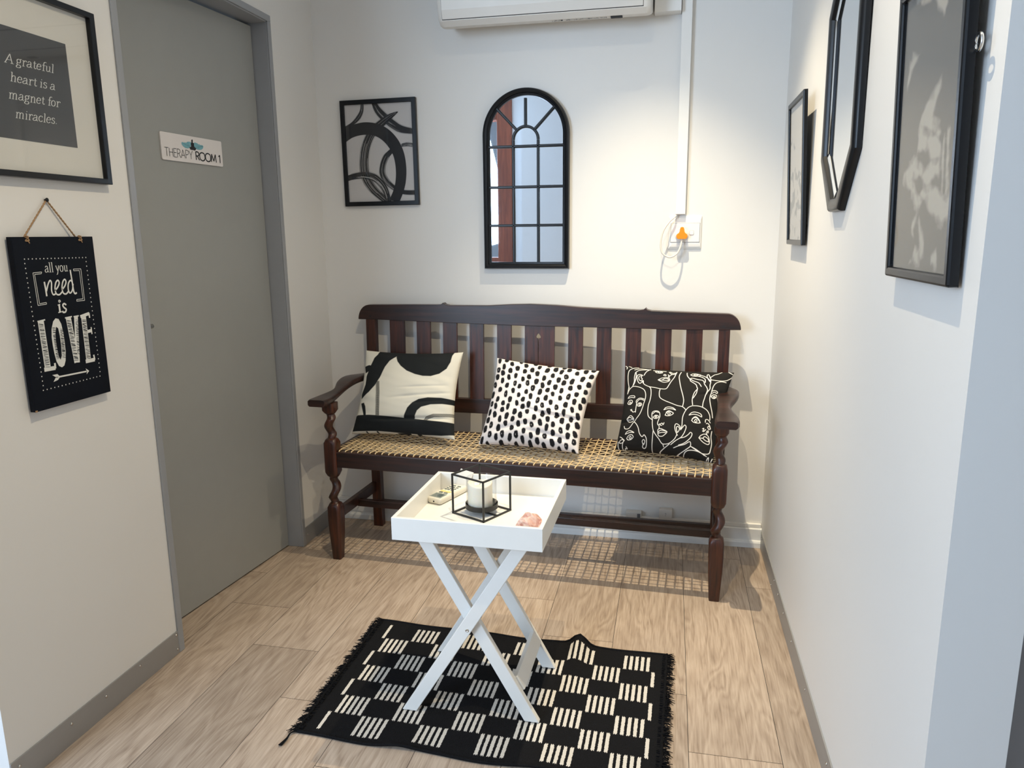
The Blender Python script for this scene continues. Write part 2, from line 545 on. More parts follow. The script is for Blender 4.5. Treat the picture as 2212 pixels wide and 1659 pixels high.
# ================================================================== SETTING
W = 1.894          # right wall
YF = -4.6          # front wall of the hall behind the camera


def struct(name, mb, mats, parent=None, **k):
    o = mb.build(name, mats, parent, **k)
    if parent is None: o['kind'] = 'structure'
    return o


# floor: planks 0.2275 wide, 1.195 long, each with hairline joint
mb = MB(); cols = []
PWD, PLN = 0.2275, 1.195
g = 0.0007
for k in range(-9, 16):
    x0 = -0.0195 - PWD + k * PWD
    j0 = -0.626 - 0.2405 * k
    j0 = j0 % PLN
    n = 0
    y = -5.6 + ((j0 - (-5.6)) % PLN) - PLN
    while y < 0.4:
        a, b = max(y, YF - 0.3), min(y + PLN, 0.12)
        if b - a > 0.01:
            mb.v += [(x0 + g, a + g, 0), (x0 + PWD - g, a + g, 0), (x0 + PWD - g, b - g, 0), (x0 + g, b - g, 0)]
            q = len(mb.v)
            mb.face((q - 4, q - 3, q - 2, q - 1), 0)
            c = (random.random(), random.random(), random.random())
            cols += [c] * 4
        y += PLN
n0 = len(mb.v)
mb.box((-2.3, YF - 0.25, -0.06), (3.6, 0.12, -0.0012), 1)
cols += [(0, 0, 0)] * 8
fl = struct('floor', mb, [M['planks'], M['dark']], recalc=False)
ca = fl.data.attributes.new('plank', 'FLOAT_VECTOR', 'POINT')
ca.data.foreach_set('vector', [x for c in cols for x in c])
for p in fl.data.polygons:
    pass

struct('ceiling', MB().box((-2.3, YF - 0.2, CEIL), (3.6, 0.12, CEIL + 0.1)), M['ceiling'])
struct('wall_back', MB().box((-0.14, 0, 0), (W + 0.16, 0.12, CEIL)), M['wall'])
# left wall with the door opening
YN, YD = -1.19, -0.362
mb = MB()
mb.box((-0.12, YD + 0.0, 0), (0, 0.0, CEIL)).box((-0.12, -1.812, 0), (0, YN, CEIL)).box((-0.12, YN, 2.083), (0, YD, CEIL))
struct('wall_left', mb, M['wall'])
mb = MB()
mb.box((W, -1.966, 0), (W + 0.109, 0.0, CEIL))
struct('wall_right', mb, M['wall'])
# hall shell behind the camera
mb = MB()
# front wall with window opening x -1.55..-0.27, z 1.04..2.4
mb.box((-2.3, YF - 0.15, 0), (-1.55, YF, CEIL)).box((-0.19, YF - 0.15, 0), (3.6, YF, CEIL))
mb.box((-1.55, YF - 0.15, 0), (-0.19, YF, 0.95)).box((-1.55, YF - 0.15, 2.5), (-0.19, YF, CEIL))
mb.box((-0.0, YF, 0), (3.6, YF + 0.12, CEIL))
struct('wall_front', mb, M['hall'])
mb = MB()
mb.box((-2.3, YF, 0), (-2.2, -4.15, CEIL)).box((-2.3, -2.55, 0), (-2.2, -1.70, CEIL))
mb.box((-2.3, -4.15, 0), (-2.2, -2.55, 0.7)).box((-2.3, -4.15, 2.4), (-2.2, -2.55, CEIL))
struct('wall_hall_left', mb, M['hall'])
struct('wall_hall_back_left', MB().box((-2.3, -1.812, 0), (-0.12, -1.70, CEIL)), M['hall'])
struct('wall_hall_back_right', MB().box((2.08, -1.86, 0), (3.6, -1.75, CEIL)), M['hall'])
d2 = empty('door_2', kind='structure')
MB().box((W + 0.110, -1.90, 0), (2.072, -1.78, CEIL)).build('door_frame', M['frame'], d2, bevel=0.003)
MB().box((2.073, -1.895, 0), (2.14, -1.862, 2.1)).build('door_moulding', M['woodw'], d2, bevel=0.003)
struct('wall_hall_right', MB().box((3.5, YF, 0), (3.6, -1.75, CEIL)), M['hall'])


def window(name, mbf, mbp):
    t = empty(name, kind='structure')
    mbf.build('window_frame', M['woodw'], t, bevel=0.004)
    mbp.build('window_pane', M['glass'], t)


f = MB()
f.box((-1.55, YF - 0.09, 0.95), (-1.43, YF + 0.03, 2.5)).box((-0.27, YF - 0.09, 0.0), (-0.115, YF + 0.03, 2.72))
f.box((-1.43, YF - 0.09, 0.95), (-0.27, YF + 0.03, 1.06)).box((-1.43, YF - 0.09, 2.42), (-0.27, YF + 0.03, 2.5))
window('window_1', f, MB().box((-1.43, YF - 0.03, 1.06), (-0.27, YF - 0.024, 2.42)))
f = MB()
f.box((-2.29, -4.15, 0.7), (-2.19, -4.07, 2.4)).box((-2.29, -2.63, 0.7), (-2.19, -2.55, 2.4))
f.box((-2.29, -4.07, 0.7), (-2.19, -2.63, 0.78)).box((-2.29, -4.07, 2.32), (-2.19, -2.63, 2.4))
window('window_2', f, MB().box((-2.245, -4.07, 0.78), (-2.239, -2.63, 2.32)))

# baseboards
t = empty('baseboard_back', kind='structure')
mb = MB()
mb.prism([[(0, 0), (-0.031, 0), (-0.031, 0.021), (-0.027, 0.028), (-0.021, 0.031), (-0.021, 0.078), (-0.017, 0.083), (0, 0.083)]],
         lambda p, k: (0.0 if k == 0 else W, p[0], p[1]))
mb.build('skirting_board', M['skirting'], t, bevel=0.001)
mb = MB().box((0.0, -0.016, 0.0835), (W - 0.003, 0, 0.099))
mb.build('cable_trunking', M['plastic'], t, bevel=0.0015)


def alu_base(name, x, segs, sgn, screws):
    t = empty(name, kind='structure')
    mb = MB()
    for a, b in segs:
        mb.box((min(x, x + sgn * 0.004), a, 0), (max(x, x + sgn * 0.004), b, 0.075))
    mb.build('aluminium_strip', M['alu'], t, bevel=0.0008)
    for y, z in screws:
        s = MB()
        R = []
        for rr, h in ((0.0042, 0.004), (0.0042, 0.0052), (0.0028, 0.0064), (0.0006, 0.0067)):
            R.append([(x + sgn * h, y + rr * math.cos(j * PI / 6), z + rr * math.sin(j * PI / 6)) for j in range(12)])
        s.rings(R).build('screw', M['screw'], t, smooth=True)


alu_base('baseboard_left', 0, [(-1.812, -1.194), (YD + 0.004, -0.031)], 1,
         [(-1.79, 0.055), (-1.63, 0.0545), (-1.507, 0.052), (-1.37, 0.060), (-1.204, 0.064), (-1.204, 0.016), (-0.33, 0.04)])
alu_base('baseboard_right', W, [(-1.966, -0.031)], -1,
         [(-0.067, 0.057), (-0.265, 0.062), (-0.45, 0.06), (-0.385, 0.012), (-0.55, 0.055), (-0.68, 0.055), (-0.85, 0.05), (-1.10, 0.05), (-1.40, 0.05), (-1.7, 0.05)])

# ------------------------------------------------------------------ door
d1 = empty('door_1', (0, 0, 0), kind='structure')
mb = MB()
# pressed steel frame: far jamb, near jamb, head (lip on the wall face, reveal, stop)
mb.box((-0.125, YD - 0.010, 0), (0.0, YD, 2.083)).box((0, YD - 0.010, 0), (0.006, YD + 0.012, 2.072))
mb.box((-0.125, YN, 0), (0.0, YN + 0.018, 2.083)).box((0, YN - 0.006, 0), (0.006, YN + 0.018, 2.072))
mb.box((-0.125, YN + 0.018, 2.068), (0.0, YD - 0.010, 2.083)).box((0, YN - 0.006, 2.072), (0.006, YD + 0.012, 2.095))
mb.build('door_frame', M['frame'], d1, bevel=0.002)
hx, hy = -0.062, -0.376
leaf = MB().box((-0.04, -0.80, 0.006), (0, 0.0, 2.058)).build('door_leaf', M['door'], d1, bevel=0.0015)
leaf.location = (hx, hy, 0)
leaf.rotation_euler = (0, 0, math.atan2(-0.09206, 0.99575))
hd = MB()
hd.tube([(0.0, -0.745, 1.02), (0.034, -0.745, 1.02), (0.042, -0.738, 1.02), (0.042, -0.676, 1.022)], [0.008, 0.008, 0.008, 0.007], 12)
hd.lathe([(0.0, 0), (0.001, 0)], 0, 0, 4)
ho = hd.build('door_handle', M['silver'], leaf, smooth=True)

# ================================================================== wall fittings
# room sign on the door
ds = empty('room_sign', (hx, hy, 0), math.atan2(-0.09206, 0.99575),
           'white rectangular room sign reading THERAPY ROOM 1 on the grey door', 'sign')
s0, s1, za, zb = 0.228, 0.521, 1.5365, 1.6225
mb = MB()
def rrect(x0, y0, x1, y1, r, n=5):
    out = []
    for cx, cy, a in ((x1 - r, y1 - r, 0), (x0 + r, y1 - r, 90), (x0 + r, y0 + r, 180), (x1 - r, y0 + r, 270)):
        for k in range(n + 1):
            t = math.radians(a + 90 * k / n)
            out.append((cx + r * math.cos(t), cy + r * math.sin(t)))
    return out
mb.prism([rrect(s0, za, s1, zb, 0.005)], lambda p, k: (0.0006 + 0.0044 * k, -p[0], p[1]))
mb.build('sign_board', mat('sign_board_white', (0.72, 0.68, 0.66), 0.35, var=0.02), ds, auto=40)
H = homog([(255, 200), (1885, 415), (1945, 1083), (335, 955)], UNIT)
plane = lambda uv, d=0.0054: (d, -(s1 + (s0 - s1) * uv[0]), za + (zb - za) * uv[1])

CAPS = {  # strokes on a 0..1 cap height grid; (width, strokes)
    'T': (.62, ['0,1 .62,1', '.31,1 .31,0']), 'H': (.66, ['.06,1 .06,0', '.6,1 .6,0', '.06,.52 .6,.52']),
    'E': (.5, ['.5,1 .06,1 .06,0 .5,0', '.06,.53 .45,.53']),
    'R': (.56, ['.06,0 .06,1', '~.06,1 .3,1 .46,.92 .5,.76 .46,.6 .3,.5 .06,.49', '.26,.5 .54,0']),
    'A': (.7, ['.02,0 .35,1 .68,0', '.13,.33 .57,.33']), 'P': (.54, ['.06,0 .06,1', '~.06,1 .3,1 .46,.92 .5,.74 .46,.57 .3,.47 .06,.46']),
    'Y': (.62, ['0,1 .31,.48 .62,1', '.31,.48 .31,0']),
    'O': (.86, ['~.43,1.01 .12,.86 .03,.5 .12,.14 .43,-.01 .74,.14 .83,.5 .74,.86 .43,1.01']),
    'M': (.84, ['.04,0 .13,1 .42,.12 .71,1 .8,0']), '1': (.34, ['.04,.78 .24,1 .24,0']), ' ': (.3, []),
}
SERIF = {
    'A': (.95, ['0,.03 .5,1.5', '.5,1.5 .85,.03', '.2,.52 .7,.52', '-.12,0 .2,0', '.65,0 1.05,0']),
    'a': (.78, ['~.14,.78 .3,.97 .48,.93 .55,.72 .55,.3 .6,.08 .74,.03', '~.55,.6 .3,.52 .1,.38 .07,.16 .2,.02 .38,.06 .55,.24']),
    'c': (.66, ['~.56,.78 .42,.97 .26,.95 .1,.72 .07,.4 .18,.1 .36,.01 .58,.2']),
    'e': (.68, ['~.1,.52 .56,.56 .54,.82 .38,.98 .2,.88 .07,.5 .14,.12 .34,.0 .58,.18']),
    'f': (.5, ['~.62,1.42 .5,1.52 .34,1.42 .28,1.1 .28,.6 .28,0', '.08,.92 .52,.92', '.12,0 .46,0']),
    'g': (.74, ['~.34,.98 .16,.88 .12,.68 .18,.46 .34,.38 .5,.46 .56,.68 .5,.88 .34,.98', '~.5,.9 .6,1.02 .7,.98', '~.24,.4 .12,.22 .2,.08 .46,.02 .6,-.14 .54,-.36 .3,-.44 .08,-.34 .08,-.16 .22,.0']),
    'h': (.84, ['.2,0 .2,1.5', '.06,1.46 .2,1.5', '~.2,.66 .36,.94 .54,.94 .62,.72 .62,.3 .62,0', '.06,0 .34,0', '.48,0 .78,0']),
    'i': (.42, ['.2,0 .2,.95', '.06,.9 .2,.95', '.06,0 .34,0', '.17,1.28 .24,1.36']),
    'l': (.42, ['.2,0 .2,1.5', '.06,1.46 .2,1.5', '.06,0 .34,0']),
    'm': (1.24, ['.2,0 .2,.95', '.06,.9 .2,.95', '~.2,.66 .34,.94 .5,.94 .58,.72 .58,.3 .58,0', '~.58,.66 .72,.94 .9,.94 .98,.72 .98,.3 .98,0', '.06,0 .32,0', '.46,0 .7,0', '.86,0 1.12,0']),
    'n': (.84, ['.2,0 .2,.95', '.06,.9 .2,.95', '~.2,.66 .36,.94 .54,.94 .62,.72 .62,.3 .62,0', '.06,0 .34,0', '.48,0 .78,0']),
    'o': (.74, ['~.34,.98 .14,.82 .07,.5 .14,.14 .34,.0 .54,.14 .61,.5 .54,.84 .34,.98']),
    'r': (.6, ['.2,0 .2,.95', '.06,.9 .2,.95', '~.2,.6 .32,.88 .46,.97 .56,.9 .54,.78', '.06,0 .36,0']),
    's': (.6, ['~.5,.8 .38,.97 .2,.94 .12,.76 .24,.58 .44,.44 .5,.22 .38,.02 .2,.02 .08,.22']),
    't': (.5, ['~.24,1.26 .24,.6 .24,.2 .34,.02 .5,.12', '.06,.94 .46,.94']),
    'u': (.84, ['~.2,.93 .2,.4 .26,.08 .42,.02 .56,.18 .62,.4', '.62,.95 .62,.1 .76,0', '.06,.93 .2,.93', '.48,.93 .62,.93']),
    '.': (.34, ['.12,.04 .2,.1']), ' ': (.36, []),
}


def strokes(txt, font, track=0.0):
    x = 0; out = []
    for ch in txt:
        wd, st = font[ch]
        for s in st:
            sm = s[0] == '~'
            P = [tuple(float(a) for a in q.split(',')) for q in s.lstrip('~').split()]
            P = [(p[0] + x, p[1]) for p in P]
            if sm:
                P = [(q.x, q.y) for q in catmull([(p[0], p[1]) for p in P], 6)]
            else:
                Q = []
                for a, b in zip(P[:-1], P[1:]):
                    Q += [a, ((a[0] + b[0]) / 2, (a[1] + b[1]) / 2)]
                P = Q + [P[-1]]
                if len(P) > 3:   # keep corners sharp: split at vertices
                    for i in range(0, len(P) - 2, 2):
                        out.append(P[i:i + 3])
                    continue
            out.append(P)
        x += wd + track
    return out, x - track


def write(mb, txt, font, p0, p1, height, hw, fn, slant=0.0, pen=None, mi=0, track=0.0):
    """p0,p1 baseline start/end in plane units, height = grid unit, fn 2D->3D"""
    st, wd = strokes(txt, font, track)
    p0, p1 = Vector(p0), Vector(p1)
    ex = (p1 - p0) / wd
    ey = Vector((-(p1 - p0).y, (p1 - p0).x)).normalized() * height
    for P in st:
        Q = [p0 + ex * (p[0] + slant * p[1]) + ey * p[1] for p in P]
        mb.ribbon(Q, hw, fn, mi, pen)


mb = MB()
wS, hS = (s1 - s0), (zb - za)
lp = lambda p, d=0.0056: (d, -(s1 - p[0]), za + p[1])   # local metres on the plate: x to the right
def onplate(px):
    uv = H(px); return (uv[0] * wS, uv[1] * hS)
a = onplate((392, 862 - 10)); b = onplate((1140, 925)); c_ = onplate((385, 665))
write(mb, 'THERAPY', CAPS, onplate((405, 858)), onplate((1150, 920)), 0.0265, 0.0009, lp, track=0.05)
write(mb, 'ROOM 1', CAPS, onplate((1225, 930)), onplate((1880, 990)), 0.0265, 0.0020, lp, track=0.02)
# feather wings
for side in (0, 1):
    wing = [(1090, 470), (1040, 452), (985, 462), (960, 490), (925, 472), (920, 488), (850, 470), (832, 500), (850, 545), (890, 590), (940, 625), (1000, 634), (1055, 620), (1085, 580)] if side == 0 else \
        [(1160, 480), (1200, 470), (1260, 492), (1290, 520), (1310, 508), (1325, 530), (1395, 535), (1418, 570), (1405, 620), (1370, 655), (1310, 662), (1250, 655), (1205, 625), (1170, 580)]
    mb.poly([onplate(p) for p in wing], lambda p: lp(p, 0.0055), 1)
mb.ribbon([onplate(p) for p in ((860, 495), (930, 530), (1000, 560), (1070, 575))], 0.0003, lambda p: lp(p, 0.0057), 0)
mb.ribbon([onplate(p) for p in ((1170, 590), (1240, 595), (1320, 580), (1400, 565))], 0.0003, lambda p: lp(p, 0.0057), 0)
body = [(1113, 392), (1098, 405), (1096, 440), (1104, 468), (1085, 485), (1086, 540), (1095, 575), (1070, 600), (1042, 600), (1060, 625), (1070, 660), (1110, 672), (1150, 672), (1185, 686), (1215, 668), (1222, 640), (1238, 630), (1205, 612), (1180, 590), (1170, 560), (1165, 495), (1136, 478), (1134, 462), (1134, 410), (1125, 394)]
mb.poly([onplate(p) for p in body], lambda p: lp(p, 0.0058), 0)
mb.build('sign_print', [M['blackink'], M['teal']], ds, recalc=False)


def picture_frame(t, outer, inner, front, back, name='frame', m='black', bevel=0.004):
    """outer/inner (x0,z0,x1,z1) in plane axes a,z; front/back depth; mapping supplied by t.fn"""


def ring_frame(parent, fn, o, i, d0, d1, mat_, bevel=0.003, prof=None, name='frame'):
    """rectangular frame; o=(a0,z0,a1,z1); fn(a,z,d)->local"""
    mb = MB()
    prof = prof or [(0, d0), (0, d1), (1, d1), (1, d0)]
    R = []
    for t, d in prof + [prof[0]]:
        a0 = o[0] + (i[0] - o[0]) * t; z0 = o[1] + (i[1] - o[1]) * t
        a1 = o[2] + (i[2] - o[2]) * t; z1 = o[3] + (i[3] - o[3]) * t
        R.append([fn(a0, z0, d), fn(a1, z0, d), fn(a1, z1, d), fn(a0, z1, d)])
    mb.rings(R, cap=False)
    return mb.build(name, mat_, parent, bevel=bevel)


# ---- abstract brush picture on back wall
ap = empty('framed_picture', (0.2808, -0.0005, 1.4165),
           0, 'small black-framed abstract brushstroke print on the back wall above the bench', 'picture')
fnB = lambda a, z, d: (a, -d, z)
ap.rotation_euler = (0, math.radians(-0.35), 0)
AW, AH = 0.1662, 0.430
ring_frame(ap, fnB, (-AW, 0, AW, AH), (-AW + 0.018, 0.018, AW - 0.018, AH - 0.018), 0.0, 0.017, M['black'], 0.0015)
MB().box((-AW + 0.01, -0.008, 0.01), (AW - 0.01, -0.003, AH - 0.01)).build('print', M['paper'], ap)
H2 = homog([(80, 165), (1042, 127), (1102, 1555), (160, 1565)], UNIT)
iw, ih = 2 * (AW - 0.018), AH - 0.036
ar = MB()
def onap(px):
    u = H2(px); return (-iw / 2 + u[0] * iw, 0.018 + u[1] * ih)
def clampap(p, d):
    return (min(max(p[0], -iw / 2 - 0.003), iw / 2 + 0.003), -d, min(max(p[1], 0.015), 0.018 + ih + 0.003))
def brush(pts, wpx, d, dry=0.0, mi=0, n=10):
    Q = catmull([onap(p) for p in pts], n)
    ws = []
    K = len(Q)
    for i in range(K):
        f = i / (K - 1) * (len(wpx) - 1); j = min(int(f), len(wpx) - 2)
        ws.append((wpx[j] + (wpx[j + 1] - wpx[j]) * (f - j)) / 2 / 950 * iw)
    ar.ribbon([(q.x, q.y) for q in Q], ws, lambda p: clampap(p, d), mi)
    if dry:   # dry bristle streaks
        for s in range(int(dry)):
            o = random.uniform(-0.9, 0.9)
            i0 = random.randint(0, int(K * 0.6)); i1 = min(K, i0 + random.randint(int(K * .25), int(K * .6)))
            if i1 - i0 < 4: continue
            T = []
            for i in range(i0, i1):
                dd = (Q[min(i + 1, K - 1)] - Q[max(i - 1, 0)]).normalized()
                T.append((Q[i].x - dd.y * ws[i] * o, Q[i].y + dd.x * ws[i] * o))
            ar.ribbon(T, random.uniform(.0002, .0006), lambda p: clampap(p, d + 0.0001), 1 if random.random() < .8 else 2)
    for s in (-1.12, 1.15):
        T = []
        for i in range(int(K * .1), K):
            dd = (Q[min(i + 1, K - 1)] - Q[max(i - 1, 0)]).normalized()
            T.append((Q[i].x - dd.y * ws[i] * s, Q[i].y + dd.x * ws[i] * s))
        if dry: ar.ribbon(T, .0004, lambda p: clampap(p, d), 2)
D = 0.0083
brush([(335, 120), (330, 240), (285, 340), (200, 430), (95, 490)], [30, 45, 55, 40, 30], D, 5)
brush([(495, 120), (560, 240), (660, 350), (780, 450), (900, 520), (1080, 555)], [60, 90, 105, 100, 90, 60], D + .0002, 6)
brush([(850, 268), (760, 320), (640, 410), (500, 540), (420, 680), (375, 850), (365, 1050), (400, 1220), (490, 1370), (620, 1500), (700, 1570)], [6, 60, 95, 110, 110, 115, 120, 125, 110, 90, 60], D + .0004, 16)
brush([(60, 640), (180, 550), (350, 505), (520, 520), (660, 590), (780, 720), (860, 880), (895, 1080), (890, 1280), (850, 1440), (790, 1580)], [130, 150, 160, 160, 165, 165, 155, 150, 145, 140, 140], D + .0006, 0)
brush([(760, 830), (680, 920), (635, 1040), (630, 1160), (690, 1270), (800, 1370), (930, 1430), (1100, 1440)], [60, 75, 75, 80, 75, 60, 55, 55], D + .0003, 10)
brush([(900, 755), (980, 742), (1080, 755)], [35, 45, 45], D + .0003, 8, mi=2)
brush([(130, 1220), (240, 1190), (370, 1180), (500, 1210), (600, 1290), (670, 1400), (720, 1570)], [70, 75, 85, 95, 90, 85, 80], D + .0005, 9)
ar.build('brush_strokes', [M['blackink'], M['paper'], M['greyink']], ap, recalc=False)
MB().box((-AW + 0.016, -0.0122, 0.016), (AW - 0.016, -0.0112, AH - 0.016)).build('glass_pane', M['glass'], ap)

# ---- arched mirror
am = empty('arched_mirror', (0.905, -0.001, 1.152), 0, 'tall arched window-pane wall mirror with black muntins above the bench', 'mirror')
RW, SP = 0.1768, 0.531
def arch(rw, sp, z0, n=40):
    pts = [(rw, z0), (rw, sp)]
    pts += [(rw * math.cos(PI * k / n), sp + rw * math.sin(PI * k / n)) for k in range(1, n)]
    pts += [(-rw, sp), (-rw, z0)]
    return pts
R = []
for t, d in ((0, 0.0), (0, 0.022), (0.10, 0.028), (0.35, 0.030), (0.62, 0.026), (0.70, 0.018), (1, 0.015), (1, 0.0), (0, 0.0)):
    R.append([(x, -d, z) for x, z in arch(RW - 0.027 * t, SP, 0.027 * t)])
MB().rings(R, cap=False).build('mirror_frame', M['black'], am, auto=35)
mb = MB(); mb.poly(arch(RW - 0.02, SP, 0.02), lambda p: (p[0], -0.008, p[1]))
mb.build('mirror_glass', M['mirror'], am, recalc=False)
mb = MB()
def munt(pts, w_=0.0110):
    P = [Vector((p[0], 0, p[1])) for p in pts]
    Rr = []
    for i, p in enumerate(P):
        d = (P[min(i + 1, len(P) - 1)] - P[max(i - 1, 0)]).normalized()
        n_ = Vector((-d.z, 0, d.x))
        Rr.append([p + n_ * (w_ * a) + Vector((0, b, 0)) for a, b in ((-.5, -0.008), (-.5, -0.014), (-.25, -0.018), (.25, -0.018), (.5, -0.014), (.5, -0.008))])
    mb.rings(Rr)
for zz in (0.4865, 0.328, 0.175): munt([(-0.152, zz), (0.152, zz)])
for xx in (-0.0525, 0.0495): munt([(xx, 0.025), (xx, 0.51)])
cx, cz, cr_ = -0.0015, 0.512, 0.051
munt([(cx + cr_ * math.cos(t * PI / 20), cz + cr_ * math.sin(t * PI / 20)) for t in range(21)])
for a in (90, 46, 134):
    a = math.radians(a)
    r1 = 0.158 if abs(math.cos(a)) < .1 else 0.168
    munt([(cx + cr_ * math.cos(a), cz + cr_ * math.sin(a)), (cx + r1 * math.cos(a), cz + r1 * math.sin(a))])
mb.build('muntins', M['black'], am, auto=35)

# ---- AC unit
ac = empty('air_conditioner', (0.998, 0, 2.06), 0, 'white split air conditioner unit mounted high on the back wall', 'air conditioner')
X = 0.397
prof = [(0, 0.045), (-0.06, 0.022), (-0.135, 0.003), (-0.165, 0.003), (-0.188, 0.018), (-0.199, 0.05), (-0.203, 0.10), (-0.203, 0.28), (0, 0.29)]
R = []
for k, (x, sc_) in enumerate(((-X, 0.90), (-X + 0.004, 0.955), (-X + 0.012, 0.985), (-X + 0.022, 1), (X - 0.022, 1), (X - 0.012, 0.985), (X - 0.004, 0.955), (X, 0.90))):
    R.append([(x, p[0] * sc_, 0.14 + (p[1] - 0.14) * sc_) for p in prof])
MB().rings(R).build('casing', M['acplastic'], ac, auto=30)
# outlet louvre panel with dark shadow gaps
mb = MB()
pl = [(-0.1885, 0.026), (-0.2005, 0.055), (-0.2045, 0.100), (-0.2085, 0.098), (-0.2055, 0.052), (-0.193, 0.022)]
mb.rings([[(x, p[0], p[1]) for p in pl] for x in (-X + 0.022, X - 0.030)])
mb.build('louvre', M['acplastic'], ac, bevel=0.001)
mb = MB()
mb.rings([[(x, p[0], p[1]) for p in ((-0.186, 0.0212), (-0.189, 0.0208), (-0.201, 0.052), (-0.205, 0.105), (-0.202, 0.106), (-0.1995, 0.055))] for x in (-X + 0.0205, X - 0.0285)])
mb.box((-X + 0.02, -0.2048, 0.100), (X - 0.028, -0.2, 0.1035))
mb.build('louvre_gap', M['dark'], ac)
mb = MB()
random.seed(3)
def tick(x, z0, z1, wd=0.0012):
    mb.ribbon([(x, z0), (x, z1)], wd / 2, lambda p: (p[0], -0.1355 - (p[1]) * 0.0, 0.0025) if False else (p[0], -0.137 - p[1], 0.0022), 0)
x = 0.035
while x < 0.235:
    if not (0.072 < x < 0.085):
        tick(x, random.uniform(0.004, 0.009), random.uniform(0.012, 0.022), random.uniform(0.0008, 0.0022))
    x += random.uniform(0.0025, 0.005)
mb.ribbon([(0.066, 0.013), (0.074, 0.013)], 0.006, lambda p: (p[0], -0.137 - p[1], 0.0021))
mb.build('printed_label', M['blackink'], ac, recalc=False)
mb = MB().box((0.250, -0.160, -0.0005), (0.292, -0.140, 0.0035))
mb.build('drain_notch', M['dark'], ac)
# pipe trunking box beside it and vertical trunking
MB().box((1.401, -0.055, 2.094), (1.499, -0.0, 2.30)).build('pipe_cover', M['plastic'], None, bevel=0.002)
tag(bpy.data.objects['pipe_cover'], 'square white pipe cover box between air conditioner and vertical trunking', 'pipe cover')
MB().box((1.501, -0.026, 1.362), (1.539, -0.0, CEIL)).build('vertical_trunking', M['plastic'], None, bevel=0.0015)
tag(bpy.data.objects['vertical_trunking'], 'long white vertical cable trunking running down to the wall socket', 'trunking')

# ---- socket
so = empty('wall_socket', (1.5405, 0, 1.2915), 0, 'white wall socket plate with small switch at end of the trunking', 'socket')
hw_, hh = 0.0635, 0.0640
mb = MB()
R = []
for s_, d in ((0, 0.0), (0, 0.004), (0.006, 0.009), (0.012, 0.0105), (0.014, 0.0105)):
    R.append([(-hw_ + s_, -d, -hh + s_ * 1.6), (hw_ - s_ * .7, -d, -hh + s_ * 1.6), (hw_ - s_ * .7, -d, hh - s_ * 1.8), (-hw_ + s_, -d, hh - s_ * 1.8)])
mb.rings(R); mb.build('surround', M['plastic'], so, bevel=0.0012)
MB().box((-0.0545, -0.0125, -0.0365), (0.0555, -0.004, 0.0355)).build('face_plate', M['plastic'], so, bevel=0.0008)
mb = MB()
for x0, z0, x1, z1 in ((-0.0557, -0.0377, 0.0567, -0.0365), (-0.0557, 0.0355, 0.0567, 0.0367), (-0.0557, -0.0377, -0.0545, 0.0367), (0.0555, -0.0377, 0.0567, 0.0367)):
    mb.box((x0, -0.0112, z0), (x1, -0.004, z1))
mb.build('plate_gap', mat('grey_gap', (0.25, 0.25, 0.26), 0.6), so)
mb = MB().prism([rrect(0.0165, -0.009, 0.034, 0.0085, 0.004)], lambda p, k: (p[0], -0.0115 - 0.0015 * k, p[1]))
mb.build('switch_surround', mat('grey_line', (0.35, 0.33, 0.33), 0.6), so)
mb = MB().prism([rrect(0.0175, -0.008, 0.033, 0.0075, 0.0035)], lambda p, k: (p[0], -0.0125 - 0.0025 * k, p[1]))
mb.build('switch_rocker', M['plastic'], so, bevel=0.0006)
mb = MB().lathe([(0.0, 0.0), (0.027, 0.0), (0.0275, 0.001), (0.027, 0.002), (0.0, 0.002)], 0, 0, 32)
o = mb.build('socket_ring', M['plastic'], so, smooth=True); o.rotation_euler = (PI / 2, 0, 0); o.location = (-0.012, -0.0118, -0.009)
# plug with its flex: one thing
pg = empty('plug', (1.5285, -0.014, 1.2825), 0, 'orange three-pin plug with looping ivory cord in the wall socket', 'plug')
sh = [(-0.0165, -0.0150), (0.0165, -0.0150), (0.0205, -0.010), (0.0222, -0.003), (0.0195, 0.003), (0.012, 0.0085), (0.0095, 0.014), (0.0088, 0.022), (0.006, 0.029), (0.0, 0.0315), (-0.006, 0.029), (-0.0088, 0.022), (-0.0095, 0.014), (-0.012, 0.0085), (-0.0195, 0.003), (-0.0222, -0.003), (-0.0205, -0.010)]
MB().prism([sh], lambda p, k: (p[0], -0.0 - 0.027 * k, p[1])).build('plug_body', M['orange'], pg, bevel=0.002, segs=3)
cp = [(1.5035, -0.018, 1.361), (1.4995, -0.03, 1.352), (1.4775, -0.04, 1.3317), (1.4556, -0.048, 1.2955), (1.4482, -0.05, 1.2491), (1.4541, -0.05, 1.216), (1.474, -0.05, 1.1994), (1.4914, -0.05, 1.1983), (1.5122, -0.047, 1.2119), (1.5247, -0.04, 1.2389), (1.5286, -0.032, 1.2649), (1.529, -0.029, 1.272)]
MB().tube([(q.x - 1.5285, q.y + 0.014, q.z - 1.2825) for q in catmull(cp, 8)], 0.0033, 10).build('cord', M['cord'], pg, smooth=True)
